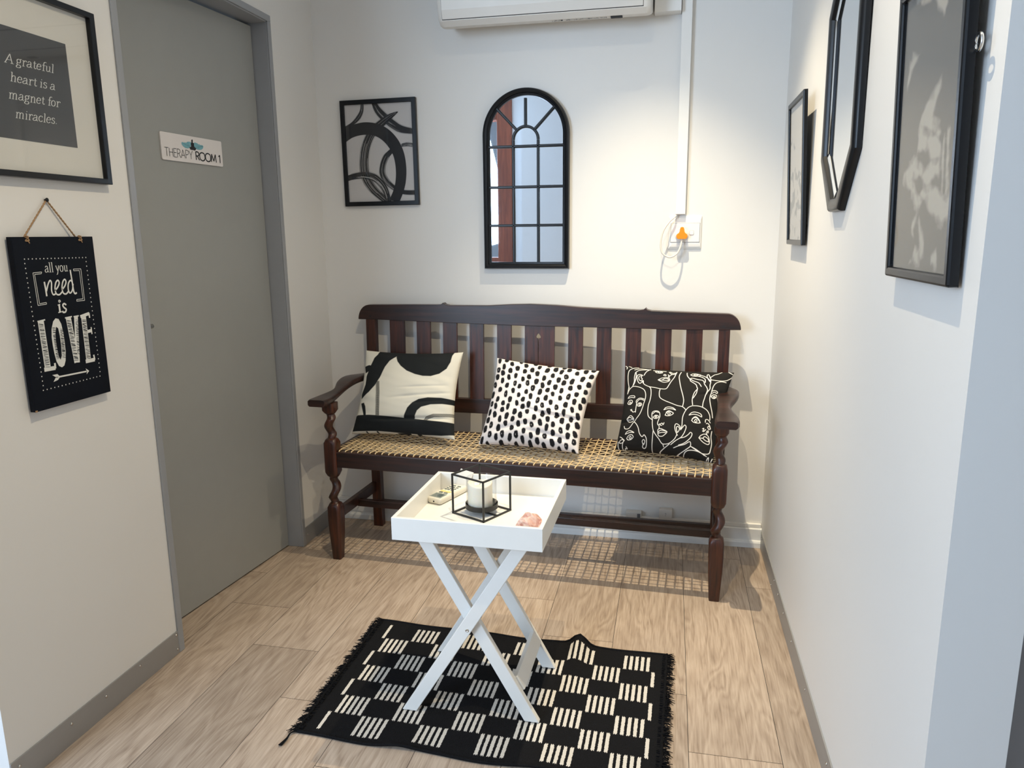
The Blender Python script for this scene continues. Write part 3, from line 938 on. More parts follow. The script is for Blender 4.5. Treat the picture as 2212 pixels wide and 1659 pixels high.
# junction boxes on the skirting trunking under the bench
for x0, x1, z0, z1, dp, lb in ((1.335, 1.400, 0.086, 0.124, 0.034, 'small white junction box with cable clip behind lower bench rail, left of two'),
                               (1.474, 1.528, 0.096, 0.143, 0.030, 'small white junction box marked with question mark on the skirting under bench')):
    jb = empty('junction_box', ((x0 + x1) / 2, 0, z0), 0, lb, 'junction box', 'junction boxes under the bench')
    hw2 = (x1 - x0) / 2
    MB().box((-hw2, -dp, 0), (hw2, -0.0005, z1 - z0)).build('box_body', M['acplastic'], jb, bevel=0.002)
    if x0 < 1.4:
        MB().box((hw2 - 0.017, -dp - 0.002, 0.002), (hw2 - 0.004, -dp + 0.004, z1 - z0 - 0.006)).build('cable_clip', mat('clip_grey', (0.16, 0.16, 0.17), .5), jb, bevel=0.001)
    else:
        mb = MB()
        mb.ribbon([(q.x, q.y) for q in catmull([(-.003, .028), (0, .031), (.003, .028), (.001, .0245), (0, .021)], 5)], 0.0005, lambda p: (p[0], -dp - 0.0003, p[1]))
        mb.ribbon([(-.0004, .0175), (.0004, .0185)], 0.0006, lambda p: (p[0], -dp - 0.0003, p[1]))
        mb.build('question_mark', M['blackink'], jb, recalc=False)

# ================================================================== left wall things
# quote picture
qp = empty('framed_quote_print', (0.0008, -1.4945, 1.4312), 0,
           'large black-framed white-mounted print reading A grateful heart is a magnet for miracles', 'picture')
fnL = lambda a, z, d: (d, a, z)
QW, QH = 0.212, 0.424
ring_frame(qp, fnL, (-QW, 0, QW, QH), (-QW + 0.017, 0.014, QW - 0.017, QH - 0.014), 0, 0.022, M['black'], 0.0015)
MB().box((0.003, -QW + 0.01, 0.008), (0.008, QW - 0.01, QH - 0.008)).build('mount_board', M['mount'], qp)
MB().box((0.008, -1.616 + 1.4945, 0.085), (0.0086, -1.377 + 1.4945, 0.331)).build('dark_panel', M['charcoal'], qp)
tx = MB()
fq = lambda p: (0.0090, p[0], p[1])
o_ = lambda y, z: (y + 1.4945, z - 1.4312)
for txt, a, b in (('A grateful', (-1.563, 1.682), (-1.4245, 1.6855)), ('heart is a', (-1.557, 1.6435), (-1.427, 1.6455)),
                  ('magnet for', (-1.5675, 1.6045), (-1.419, 1.6075)), ('miracles.', (-1.556, 1.564), (-1.434, 1.566))):
    write(tx, txt, SERIF, o_(*a), o_(*b), 0.0135, 0.00115, fq, slant=0.16, pen=0.42)
tx.build('quote_lettering', M['whiteink'], qp, recalc=False)
MB().box((0.0145, -QW + 0.015, 0.012), (0.0155, QW - 0.015, QH - 0.012)).build('glass_pane', M['glass'], qp)

# hanging sign
hs_ = empty('hanging_sign', (0.001, -1.4985, 0.885), 0,
            'black wooden hanging sign with white lettering all you need is LOVE', 'sign')
SW, SH = 0.1235, 0.411
bd = MB().box((0.004, -SW, 0), (0.019, SW, SH)); bd.build('board', M['blackmatte'], hs_, bevel=0.0012)
H3 = homog([(92, 310), (565, 300), (685, 1230), (235, 1357)], UNIT)
def onS(px):
    u = H3(px); return (-SW + 2 * SW * u[0], SH * u[1])
fs = lambda p, d=0.0194: (d, p[0], p[1])
mb = MB()
nst = [0]
def ln(pts, hw=0.0009, sm=0, closed=False, d=0.0194, mi=0, pen=None):
    P = [onS(p) for p in pts]
    nst[0] += 1
    d = d + (nst[0] % 70) * 1e-5
    if sm: P = [(q.x, q.y) for q in catmull(P, sm, closed)]
    mb.ribbon(P, hw, lambda p: fs(p, d), mi, pen)
# dotted border
def dots(a, b, n):
    a, b = Vector(onS(a)), Vector(onS(b))
    for i in range(n):
        c = a + (b - a) * i / (n - 1)
        mb.poly([(c.x + 0.0016 * math.cos(t * PI / 4), c.y + 0.0016 * math.sin(t * PI / 4)) for t in range(8)], fs)
dots((168, 438), (526, 424), 18); dots((170, 464), (278, 1192), 27); dots((528, 448), (617, 1108), 26); dots((279, 1221), (617, 1135), 17)
# brackets, double line
for o2, in_ in (([(268, 512), (217, 518), (247, 710), (297, 702)], [(266, 522), (227, 527), (256, 700), (295, 692)]),
                ([(453, 493), (497, 491), (521, 678), (474, 683)], [(455, 503), (488, 501), (511, 669), (474, 673)])):
    for P in (o2, in_):
        for a, b in zip(P[:-1], P[1:]): ln([a, b], 0.0007)
    ln([o2[0], in_[0]], .0007); ln([o2[-1], in_[-1]], .0007)
# "all you": serif strokes traced
for a, b, t_ in (((288, 515), (340, 511), 'all'), ((352, 511), (424, 506), 'you')):
    F = dict(SERIF); F['y'] = (.74, ['.08,.95 .36,.08', '~.62,.95 .36,.08 .24,-.3 .08,-.42', '0,.95 .2,.95', '.5,.95 .72,.95'])
    write(mb, t_, F, onS(a), onS(b), 0.0155, 0.0011, fs, pen=0.4)
# "need" brush script
ln([(283, 570), (291, 612), (298, 655)], .0022); ln([(296, 625), (305, 585), (316, 562), (325, 575), (326, 620), (336, 645), (350, 640)], .0019, 6)
ln([(345, 622), (362, 600), (370, 575), (362, 560), (350, 575), (346, 610), (354, 640), (372, 645), (388, 628)], .0019, 6)
ln([(388, 615), (404, 592), (410, 568), (402, 554), (391, 570), (387, 605), (395, 635), (412, 640), (426, 622)], .0019, 6)
ln([(448, 572), (436, 560), (424, 580), (424, 615), (434, 635), (447, 620), (452, 580)], .0019, 6); ln([(434, 498), (445, 560), (455, 620), (464, 638), (474, 632)], .0021, 6)
# "is"
ln([(366, 682), (372, 678), (378, 684), (372, 690), (366, 684)], .0012, 4); ln([(370, 704), (376, 748)], .0026); ln([(362, 708), (376, 702)], .0012); ln([(366, 752), (386, 746)], .0013)
ln([(412, 706), (400, 698), (392, 708), (400, 722), (412, 732), (408, 747), (396, 750), (390, 742)], .0021, 6)
# LOVE: bold slab letters with scratch hatching
def seg(a, b, w_):
    ln([a, b], w_, d=0.0193)
seg((262, 800), (306, 1090), .0088); ln([(243, 806), (288, 795)], .0016); ln([(284, 1096), (350, 1084)], .0050); ln([(346, 1055), (350, 1088)], .0028)
Oo = [onS(p) for p in [(350, 786), (336, 805), (327, 850), (328, 900), (335, 950), (345, 1000), (357, 1045), (372, 1073), (390, 1081), (404, 1070), (411, 1040), (411, 985), (405, 930), (396, 870), (384, 820), (368, 790)]]
On = [onS(p) for p in [(354, 836), (350, 870), (353, 920), (362, 975), (371, 1015), (382, 1036), (388, 1010), (384, 950), (376, 890), (366, 846)]]
tri = tessellate_polygon([[Vector((x, y, 0)) for x, y in L_] for L_ in (Oo, On)])
n_ = len(mb.v); mb.v += [fs(p, 0.0193) for p in Oo + On]
for t in tri: mb.face([n_ + k for k in t], 0)
seg((424, 778), (478, 1052), .0082); seg((470, 774), (484, 1052), .0062); ln([(405, 784), (446, 775)], .0016); ln([(456, 776), (486, 770)], .0016)
seg((514, 770), (548, 1040), .0080); ln([(496, 776), (548, 756)], .0040); ln([(546, 752), (551, 782)], .0022); ln([(528, 868), (566, 858)], .0040); ln([(560, 838), (566, 880)], .0018)
ln([(530, 1046), (584, 1034)], .0048); ln([(577, 1005), (584, 1036)], .0024)
random.seed(11)
def hatch(a, b, w_, n):
    for i in range(n):
        t = (i + .5 + random.uniform(-.2, .2)) / n
        x = a[0] + (b[0] - a[0]) * t; y = a[1] + (b[1] - a[1]) * t
        ln([(x - w_, y + random.uniform(-6, 4)), (x + w_, y + random.uniform(-4, 6))], random.uniform(.0003, .0007), d=0.0203, mi=1)
hatch((262, 815), (304, 1080), 13, 34); hatch((339, 840), (364, 1030), 9, 24); hatch((384, 850), (400, 1020), 9, 24)
hatch((424, 792), (474, 1040), 12, 32); hatch((474, 790), (486, 1000), 7, 22); hatch((516, 790), (546, 1030), 11, 30)
# arrow
ln([(365, 1140), (535, 1106)], .0020); mb.poly([onS(p) for p in ((552, 1103), (530, 1088), (540, 1106), (537, 1124))], fs)
mb.poly([onS(p) for p in ((332, 1128), (352, 1140), (378, 1136), (362, 1122))], fs); mb.poly([onS(p) for p in ((340, 1170), (352, 1144), (378, 1140), (366, 1158))], fs)
mb.build('white_lettering', [M['whiteink'], M['blackmatte']], hs_, recalc=False)
# chipped corner
MB().box((0.0185, -SW - 0.0002, -0.0002), (0.0194, -SW + 0.006, 0.004)).build('chipped_corner', M['twine'], hs_)
# twine
mb = MB()
pk = (0.0035, 0.006, 0.4985)
for ey in (-0.083, 0.0785):
    A = Vector((0.010, ey, SH - 0.004)); Bp = Vector(pk)
    for ph in (0, PI):
        pts = []
        for i in range(40):
            t = i / 39; q = A.lerp(Bp, t)
            pts.append(q + Vector((0.0012 * math.cos(ph + i * 1.1), 0.0012 * math.sin(ph + i * 1.1), 0)))
        mb.tube(pts, 0.0014, 6)
    # knot over the edge
    kn = [Vector((0.0205 + 0.002 * math.cos(i * 1.3), ey + 0.0042 * math.sin(i * 1.7), SH - 0.004 + 0.006 * math.sin(i * 0.8))) for i in range(14)]
    mb.tube(catmull(kn, 4), 0.0014, 6)
    mb.tube([(0.02, ey, SH - 0.008), (0.022, ey + .003, SH - 0.012), (0.0215, ey + .005, SH - 0.015)], 0.0013, 6)
mb.build('twine_loop', M['twine'], hs_, smooth=True)
mb = MB(); R = []
for rr, h in ((0.0025, 0.0), (0.0025, 0.0055), (0.0050, 0.006), (0.0050, 0.0075), (0.003, 0.009), (0.0003, 0.0095)):
    R.append([(h, rr * math.cos(j * PI / 6), rr * math.sin(j * PI / 6)) for j in range(12)])
nl = mb.rings(R).build('nail', M['black'], None, smooth=True)
nl.location = (0, -1.4925, 1.3835)
tag(nl, 'black nail on left wall holding up the twine of the hanging sign', 'nail')

# ================================================================== right wall things (lean forward at the top)
def rightitem(name, yc, z0, lean, label, cat):
    t = empty(name, (W, yc, z0), 0, label, cat)
    t.rotation_euler = (0, -lean, 0)
    return t


fnR = lambda a, z, d: (-d, -a, z)   # a to the right as seen (towards the camera), z up, d out from wall


def art_sheet(parent, name, a0, z0, a1, z1, d, mt, n=(80, 120)):
    mb = MB(); U, V = [], []
    for j in range(n[1] + 1):
        for i in range(n[0] + 1):
            u, v = i / n[0], j / n[1]
            mb.v.append(fnR(a0 + (a1 - a0) * u, z0 + (z1 - z0) * v, d)); U.append(u); V.append(v)
    for j in range(n[1]):
        for i in range(n[0]):
            k = j * (n[0] + 1) + i
            mb.face((k, k + 1, k + n[0] + 2, k + n[0] + 1))
    o = mb.build(name, mt, parent, recalc=False)
    return o, np.array(U), np.array(V)


def setpat(o, D):
    a = o.data.attributes.new('pat', 'FLOAT', 'POINT')
    a.data.foreach_set('value', np.asarray(D, dtype=np.float32))


# small picture near the corner
sp_ = rightitem('framed_picture', -0.492, 1.250, 0.047, 'narrow black-framed pale watercolour picture on right wall nearest the corner', 'picture')
ring_frame(sp_, fnR, (-0.150, 0, 0.150, 0.452), (-0.134, 0.016, 0.134, 0.436), 0.006, 0.019, M['black'], 0.003)
MB().box((-0.009, -0.14, 0.01), (-0.006, 0.14, 0.442)).build('backing', M['dark'], sp_)
wm = twotone('pale_watercolour', (0.30, 0.31, 0.32), (0.60, 0.59, 0.57), 0.03, bump=0.0)
o, U, V = art_sheet(sp_, 'print', -0.136, 0.014, 0.136, 0.438, 0.0115, wm)
Nz = np.array([noise.fractal(Vector((u * 5, v * 9, 3)), 1, 2, 4) for u, v in zip(U, V)])
setpat(o, 0.030 - Nz * 0.34 + np.maximum(np.abs(V - 0.33) - 0.12, 0) * 0.6)
MB().box((-0.0145, -0.135, 0.015), (-0.0138, 0.135, 0.437)).build('glass_pane', M['glass'], sp_)
MB().tube([(-0.004, 0.10, 0.33), (-0.012, 0.155, 0.335), (-0.004, 0.165, 0.34)], 0.0015, 6).build('picture_cord', M['silver'], sp_, smooth=True)

# octagonal mirror
om = rightitem('octagonal_mirror', -1.061, 1.339, 0.010, 'tall octagonal wall mirror in thick black frame between two right wall pictures', 'mirror')
def octa(s_):
    hw3, h3, c3, cz3 = 0.186 - s_, 0.624, 0.124, 0.131
    k = s_ * 0.45
    return [(-hw3 + c3 - k * .2, s_), (hw3 - c3 + k * .2, s_), (hw3, cz3 + k), (hw3, h3 - cz3 - k), (hw3 - c3 + k * .2, h3 - s_), (-hw3 + c3 - k * .2, h3 - s_), (-hw3, h3 - cz3 - k), (-hw3, cz3 + k)]
R = []
for s_, d in ((0, 0), (0, 0.010), (0.002, 0.015), (0.006, 0.0185), (0.012, 0.020), (0.024, 0.020), (0.030, 0.0175), (0.034, 0.011), (0.035, 0.0), (0, 0)):
    R.append([fnR(a, z, d) for a, z in octa(s_)])
MB().rings(R, cap=False).build('mirror_frame', M['black'], om, auto=28)
mb = MB(); mb.poly(octa(0.032), lambda p: fnR(p[0], p[1], 0.006)); mb.build('mirror_glass', M['mirror'], om, recalc=False)
R = [[fnR(a, z, d) for a, z in octa(s_)] for s_, d in ((0.0345, 0.0102), (0.048, 0.0065))]
MB().rings(R, cap=False).build('bevelled_edge', M['mirror'], om)

# big picture
bp_ = rightitem('framed_picture', -1.751, 1.211, 0.031, 'tall black-framed grey landscape picture on right wall nearest the camera', 'picture')
ring_frame(bp_, fnR, (-0.159, 0, 0.159, 0.472), (-0.142, 0.017, 0.142, 0.455), 0.006, 0.022, M['black'], 0.004)
MB().box((-0.011, -0.15, 0.01), (-0.007, 0.15, 0.462)).build('backing', M['dark'], bp_)
gm_ = twotone('grey_wash_landscape', (0.110, 0.106, 0.097), (0.36, 0.335, 0.29), 0.014, bump=0.0)
gmN = gm_.node_tree
o, U, V = art_sheet(bp_, 'print', -0.143, 0.016, 0.143, 0.456, 0.0125, gm_, (160, 260))
H4 = homog([(818, 60), (1105, -60), (1040, 1470), (745, 1345)], UNIT)
def hp(P): return [H4(p) for p in P]
polys = [hp(P) for P in (
    [(855, 60), (1090, -50), (1088, 35), (1040, 60), (1010, 100), (985, 195), (960, 140), (925, 100), (880, 85)],
    [(825, 320), (878, 315), (850, 360), (815, 460)],
    [(975, 490), (955, 590), (930, 640), (985, 700), (1000, 760), (960, 760), (880, 650), (890, 600), (920, 545)],
    [(880, 660), (940, 680), (985, 760), (975, 860), (930, 830), (870, 760)],
    [(800, 850), (850, 800), (900, 870), (980, 830), (975, 940), (900, 960), (850, 900), (800, 890)],
    [(820, 920), (860, 930), (870, 1000), (900, 1050), (870, 1080), (850, 1180), (870, 1280), (880, 1370), (830, 1350), (855, 1260), (840, 1150), (865, 1080), (845, 1000)],
    [(990, 720), (1000, 720), (995, 1030), (985, 1030)], [(1010, 720), (1022, 720), (1015, 1060), (1002, 1050)],
    [(890, 990), (960, 950), (975, 1020), (1030, 1060), (1030, 1160), (1000, 1190), (940, 1150), (920, 1060)],
    [(880, 1130), (900, 1200), (905, 1320), (890, 1310), (875, 1200)], [(940, 1330), (965, 1330), (970, 1400), (940, 1390)])]
D = sd_polys(U, V, polys)
Nz = np.array([noise.fractal(Vector((u * 7, v * 14, 9)), 1, 2, 5) for u, v in zip(U, V)])
setpat(o, -D * 0.9 + Nz * 0.030 - 0.004)
MB().box((-0.0168, -0.142, 0.017), (-0.016, 0.142, 0.455)).build('glass_pane', M['glass'], bp_)
mb = MB()
mb.tube([(-0.0065 - 0.0, -0.168 + 0.011 * math.cos(t * PI / 10), 0.322 + 0.011 * math.sin(t * PI / 10)) for t in range(21)], 0.0022, 8)
mb.tube([(-0.0065, -0.157, 0.322), (-0.0065, -0.14, 0.322)], 0.003, 8)
mb.build('hanging_ring', M['silver'], bp_, smooth=True)

# ================================================================== BENCH
BT = -0.0506
bench = empty('wooden_bench', (0.170, -0.467, 0), BT,
              'long dark mahogany slat-back bench with barley-twist legs and woven thong seat', 'bench')
BL, BD = 1.535, 0.42     # overall length; back legs' rear face


def leg_profile(cx, cy, z0, z1, zones, a=0.026, n=32):
    """zones: list of (z, half, squareness, twist offset)"""
    R = []
    for z, h, sq, off in zones:
        ring = []
        ang = z / 0.100 * 2 * PI
        ox, oy = off * math.cos(ang), off * math.sin(ang)
        for j in range(n):
            t = 2 * PI * (j + .5) / n
            c, s_ = math.cos(t), math.sin(t)
            rc = h                                   # circle
            rs = h / max(abs(c), abs(s_))            # square
            rs = min(rs, h * 1.34)
            r_ = rc + (rs - rc) * sq
            ring.append((cx + ox + r_ * c, cy + oy + r_ * s_, z))
        R.append(ring)
    return R


def twist(z0, z1, r, off, n):
    out = []
    for i in range(n + 1):
        t = i / n
        e = min(1, t * 5, (1 - t) * 5)
        out.append((z0 + (z1 - z0) * t, r * (0.92 + 0.08 * e), 0, off * e))
    return out


def front_leg(u):
    Z = [(0, .0175, 1, 0), (0.01, .0185, 1, 0), (0.10, .0235, 1, 0), (0.17, .0262, 1, 0), (0.205, .0262, 1, 0), (0.222, .0262, .95, 0), (0.236, .0235, .35, 0), (0.240, .020, 0, 0)]
    Z += twist(0.242, 0.348, .0172, .0092, 44)
    Z += [(0.350, .020, 0, 0), (0.356, .0235, .35, 0), (0.370, .026, .95, 0), (0.385, .026, 1, 0), (0.475, .026, 1, 0), (0.490, .026, .95, 0), (0.503, .0235, .35, 0), (0.507, .020, 0, 0)]
    Z += twist(0.509, 0.606, .0172, .0092, 40)
    Z += [(0.608, .019, 0, 0), (0.613, .022, .35, 0), (0.622, .0245, .95, 0), (0.652, .0245, 1, 0)]
    mb = MB().rings(leg_profile(u, 0.026, 0, 0, Z))
    mb.build('front_leg', M['woodv'], bench, auto=50)


front_leg(0.026); front_leg(BL - 0.026)


def skew(u): return 0.045 * u / 1.5


def lean(z):   # backward rake of the back posts above the seat
    return 0.377 + max(0, z - 0.42) * 0.035


for u in (0.017, 1.490):
    mb = MB()
    R = []
    for z in (0, 0.08, 0.42, 0.6, 0.945):
        v0 = lean(z) + skew(u); w0, w1 = u, u + 0.0425
        R.append([(w0, v0, z), (w1, v0, z), (w1, v0 + 0.033, z), (w0, v0 + 0.033, z)])
    mb.rings(R).build('back_leg', M['woodv'], bench, bevel=0.002)

slats = [(.125, .192), (.247, .309), (.365, .427), (.482, .543), (.601, .662), (.900, .960), (1.016, 1.075), (1.132, 1.193), (1.251, 1.311), (1.367, 1.430)]
for a, b in slats:
    mb = MB()
    R = [[(a, lean(z) + .003 + skew(a), z), (b, lean(z) + .003 + skew(b), z), (b, lean(z) + .015 + skew(b), z), (a, lean(z) + .015 + skew(a), z)] for z in (0.60, 0.945)]
    mb.rings(R).build('slat', M['woodv'], bench, bevel=0.0012)
# central splat with carved spade and slit
spade = [(0.7745, 0.868), (0.7735, 0.872), (0.7675, 0.871), (0.7655, 0.877), (0.769, 0.884), (0.7762, 0.893), (0.7835, 0.884), (0.787, 0.877), (0.785, 0.871), (0.779, 0.872), (0.778, 0.868), (0.7778, 0.765), (0.7748, 0.765)]
MB().prism([[(.719, .60), (.843, .60), (.843, .93), (.719, .93)], spade], lambda p, k: (p[0], lean(p[1]) + skew(p[0]) + 0.003 + 0.012 * k, p[1])).build('centre_splat', M['woodv'], bench)
# top rail
top = [(.034 - .050 * math.cos(k * PI / 24), .938 + .0625 * math.sin(k * PI / 24)) for k in range(0, 12)] + [(.034, 1.0005), (.05, 1.001), (.20, 1.003), (.345, 1.004), (.360, 1.006), (.368, 1.013), (.376, 1.006), (.392, 1.002),
       (.56, 1.003), (.66, 1.009), (.74, 1.0115), (.85, 1.008), (.95, 1.001), (1.05, .997), (1.185, .993), (1.200, .995), (1.207, 1.002), (1.214, .995), (1.230, .991),
       (1.36, .987), (1.50, .9835)] + [(1.518 + .054 * math.sin(k * PI / 24), .921 + .062 * math.cos(k * PI / 24)) for k in range(0, 13)]
bot = [(1.367, .918), (.958, .921), (.719, .922), (.482, .927), (.247, .933), (.069, .938)]
mb = MB().prism([top + bot], lambda p, k: (p[0], lean(p[1]) + skew(p[0]) - .003 + 0.034 * k, p[1]))
mb.build('top_rail', M['wood'], bench, bevel=0.003)
# peg heads on rail
for u, z in ((0.040, .952), (1.507, .935)):
    mb = MB(); mb.rings([[(u + r_ * math.cos(j * PI / 8), lean(z) + skew(u) - .003 - h, z + r_ * math.sin(j * PI / 8)) for j in range(16)] for r_, h in ((0.004, 0.0), (0.004, .0008))])
    mb.build('peg', M['dark'], bench)
MB().prism([[(0.05, .545), (1.50, .545), (1.50, .607), (0.05, .607)]], lambda p, k: (p[0], lean(.57) + skew(p[0]) + .028 * k, p[1])).build('lower_back_rail', M['wood'], bench, bevel=0.002)
# seat frame
MB().box((0.045, 0.008, .392), (BL - 0.045, 0.042, .4555)).build('front_seat_rail', M['wood'], bench, bevel=0.003)
MB().prism([[(0.045, .392), (BL - 0.045, .392), (BL - 0.045, .4555), (0.045, .4555)]], lambda p, k: (p[0], 0.378 + skew(p[0]) + .03 * k, p[1])).build('back_seat_rail', M['wood'], bench, bevel=0.003)
for a in (0.012, BL - 0.042):
    MB().box((a, 0.045, .392), (a + 0.03, 0.382 + skew(a), .4555)).build('side_seat_rail', M['wood'], bench, bevel=0.003)
# stretchers
MB().prism([[(0.05, .082), (1.50, .082), (1.50, .122), (0.05, .122)]], lambda p, k: (p[0], 0.384 + skew(p[0]) + .02 * k, p[1])).build('back_stretcher', M['wood'], bench, bevel=0.002)
for a in (0.016, BL - 0.038):
    MB().box((a, 0.045, .165), (a + 0.022, 0.382 + skew(a), .208)).build('side_stretcher', M['wood'], bench, bevel=0.002)
MB().box((0.03, 0.205, .157), (BL - 0.03, 0.227, .187)).build('middle_stretcher', M['wood'], bench, bevel=0.002)

# arm rests
def arm(s):
    mb = MB(); R = []
    K = 26
    for i in range(K + 1):
        t = i / K
        v = -0.052 + t * (0.38 + (skew(1.5) if s else 0) + 0.052)
        zt = 0.677 + 0.034 * (0.5 - 0.5 * math.cos(PI * min(1, max(0, (t - 0.12) / 0.62)))) + (-0.006 if t > .8 else 0) * (t - .8) * 5
        th = 0.027 - 0.006 * math.sin(PI * t)
        outer = -0.030 + 0.026 * math.exp(-((t - 0.38) / 0.14) ** 2) - 0.006 * math.exp(-((t - 0.72) / 0.14) ** 2) + 0.030 * max(0, t - .78) / .22
        inner = 0.052 - 0.010 * math.sin(PI * min(1, t * 1.2)) ** 2
        if t < 0.04:
            k = t / 0.04; outer += 0.006 * (1 - k); inner -= 0.006 * (1 - k)
        zb = zt - th
        e = .006
        prof = [(outer, zb + e), (outer, zt - e), (outer + e * .7, zt - e * .3), (outer + 2 * e, zt), (inner - 2 * e, zt), (inner - e * .7, zt - e * .3), (inner, zt - e), (inner, zb + e), (inner - e, zb), (outer + e, zb)]
        R.append([((a if s == 0 else BL - a), v, z) for a, z in prof])
    mb.rings(R).build('armrest', M['wood'], bench, auto=50)


arm(0); arm(1)

# woven thong seat
mb = MB()
random.seed(5)
NU, NV = 55, 15
us = [0.058 + (BL - 0.116) * i / (NU - 1) + random.uniform(-.002, .002) for i in range(NU)]
vs_ = [0.040 + 0.335 * (j + .5) / NV + random.uniform(-.002, .002) for j in range(NV)]
def sag(u, v):
    return 0.4585 - 0.013 * math.sin(PI * min(max((v - .02) / .36, 0), 1)) * math.sin(PI * u / BL)
for i, u in enumerate(us):
    ph = i % 2
    pts = [(u, 0.018, .4545), (u + .0006, 0.022, .4590)]
    w1, w2 = random.uniform(-.002, .002), random.uniform(-.002, .002)
    prevv = 0.03
    for j, v in enumerate(vs_):
        sgn = 1 if (j + ph) % 2 == 0 else -1
        du = w1 * math.sin(v * 14) + w2 * math.cos(v * 9)
        mid = (prevv + v) / 2
        pts.append((u + du, mid + skew(u) * mid / .37, sag(u, mid)))
        pts.append((u + du, v + skew(u) * v / .37, sag(u, v) + sgn * 0.0021))
        prevv = v
    pts += [(u, 0.385 + skew(u), .459), (u, 0.392 + skew(u), .4545)]
    mb.tube(pts, 0.0026, 6)
for j, v in enumerate(vs_):
    ph = j % 2
    pts = [(0.030, v, .4545), (0.036, v, .459)]
    w1 = random.uniform(-.002, .002)
    prev = 0.045
    for i, u in enumerate(us):
        sgn = -1 if (i + ph) % 2 == 0 else 1
        mid = (prev + u) / 2
        dv = w1 * math.sin(u * 7 + j) + random.uniform(-.0006, .0006)
        pts.append((mid, v + dv + skew(mid) * v / .37, sag(mid, v)))
        pts.append((u, v + dv + skew(u) * v / .37, sag(u, v) + sgn * 0.0021))
        prev = u
    pts += [(BL - .036, v + skew(BL) * v / .37, .459), (BL - .030, v + skew(BL) * v / .37, .4545)]
    mb.tube(pts, 0.0022, 6)
mb.build('woven_seat', M['thong'], bench, smooth=True)

# ================================================================== CUSHIONS
def cushion(name, TL, TR, BR, BLc, thick, mt, label, n=300, seed=1, inset=0.036, sag_=0.0, folds=(), patfn=None):
    TL, TR, BR, BLc = map(Vector, (TL, TR, BR, BLc))
    cen = (TL + TR + BR + BLc) / 4
    nrm = ((TR - BLc).cross(TL - BR)).normalized()
    if nrm.y > 0: nrm = -nrm
    mb = MB()

    def P(s, t, side):
        s0_, t0_ = s, t
        s2 = s + inset * (1 - 2 * s) * 4 * t * (1 - t)
        t2 = t + inset * 0.8 * (1 - 2 * t) * 4 * s * (1 - s)
        base = (BLc * (1 - s2) + BR * s2) * (1 - t2) + (TL * (1 - s2) + TR * s2) * t2
        a = max(0.0, 1 - (2 * s - 1) ** 2); b = max(0.0, 1 - (2 * t - 1) ** 2)
        h = (a * b) ** 0.42 * (1.0 - 0.25 * (t - .3))
        edge = min(a, b)
        wr = 0.0
        q = Vector((s * 3.1 + seed * 7, t * 3.3, seed))
        wr += 0.05 * noise.noise(q * 1.3) * min(1, edge * 3)
        wr += 0.035 * noise.noise(Vector((s * 2.5 + seed, t * 13 + s * 4, seed + 2))) * min(1, edge * 4) * (0.4 + 0.6 * abs(2 * s - 1))
        for (f0, f1, amp, wd) in folds:
            (x0, y0), (x1, y1) = f0, f1
            d = Vector((x1 - x0, y1 - y0)); l = d.length; d /= l
            rel = Vector((s - x0, t - y0)); al = rel.dot(d); pe = rel.x * -d.y + rel.y * d.x
            wq = math.exp(-(pe / wd) ** 2) * max(0, min(1, al / l * 6, (1 - al / l) * 3 + .2)) if -0.02 < al < l * 1.1 else 0
            wr -= amp * wq
        h = max(0, h + wr * (1 if side > 0 else .3))
        return base + nrm * (side * thick * 0.5 * h) - Vector((0, 0, sag_ * 0))
    rows = []
    U, V = [], []
    for side, nn in ((1, n), (-1, 40)):
        o0 = len(mb.v)
        for j in range(nn + 1):
            for i in range(nn + 1):
                s, t = i / nn, j / nn
                mb.v.append(tuple(P(s, t, side))); U.append(s); V.append(t)
        for j in range(nn):
            for i in range(nn):
                k = o0 + j * (nn + 1) + i
                q = (k, k + 1, k + nn + 2, k + nn + 1)
                mb.face(q if side > 0 else q[::-1])
    o = mb.build(name, mt, None, smooth=True, recalc=False)
    # move origin to the cushion's base centre
    base = (BLc + BR) / 2
    o.data.transform(Matrix.Translation(-base)); o.location = base
    tag(o, label, 'cushion', 'throw cushions on the bench')
    U, V = np.array(U), np.array(V)
    K = (n + 1) ** 2
    D = np.full(len(U), 1.0)
    D[:K] = patfn(U[:K], V[:K])
    a = o.data.attributes.new('pat', 'FLOAT', 'POINT')
    a.data.foreach_set('value', D.astype(np.float32))
    return o


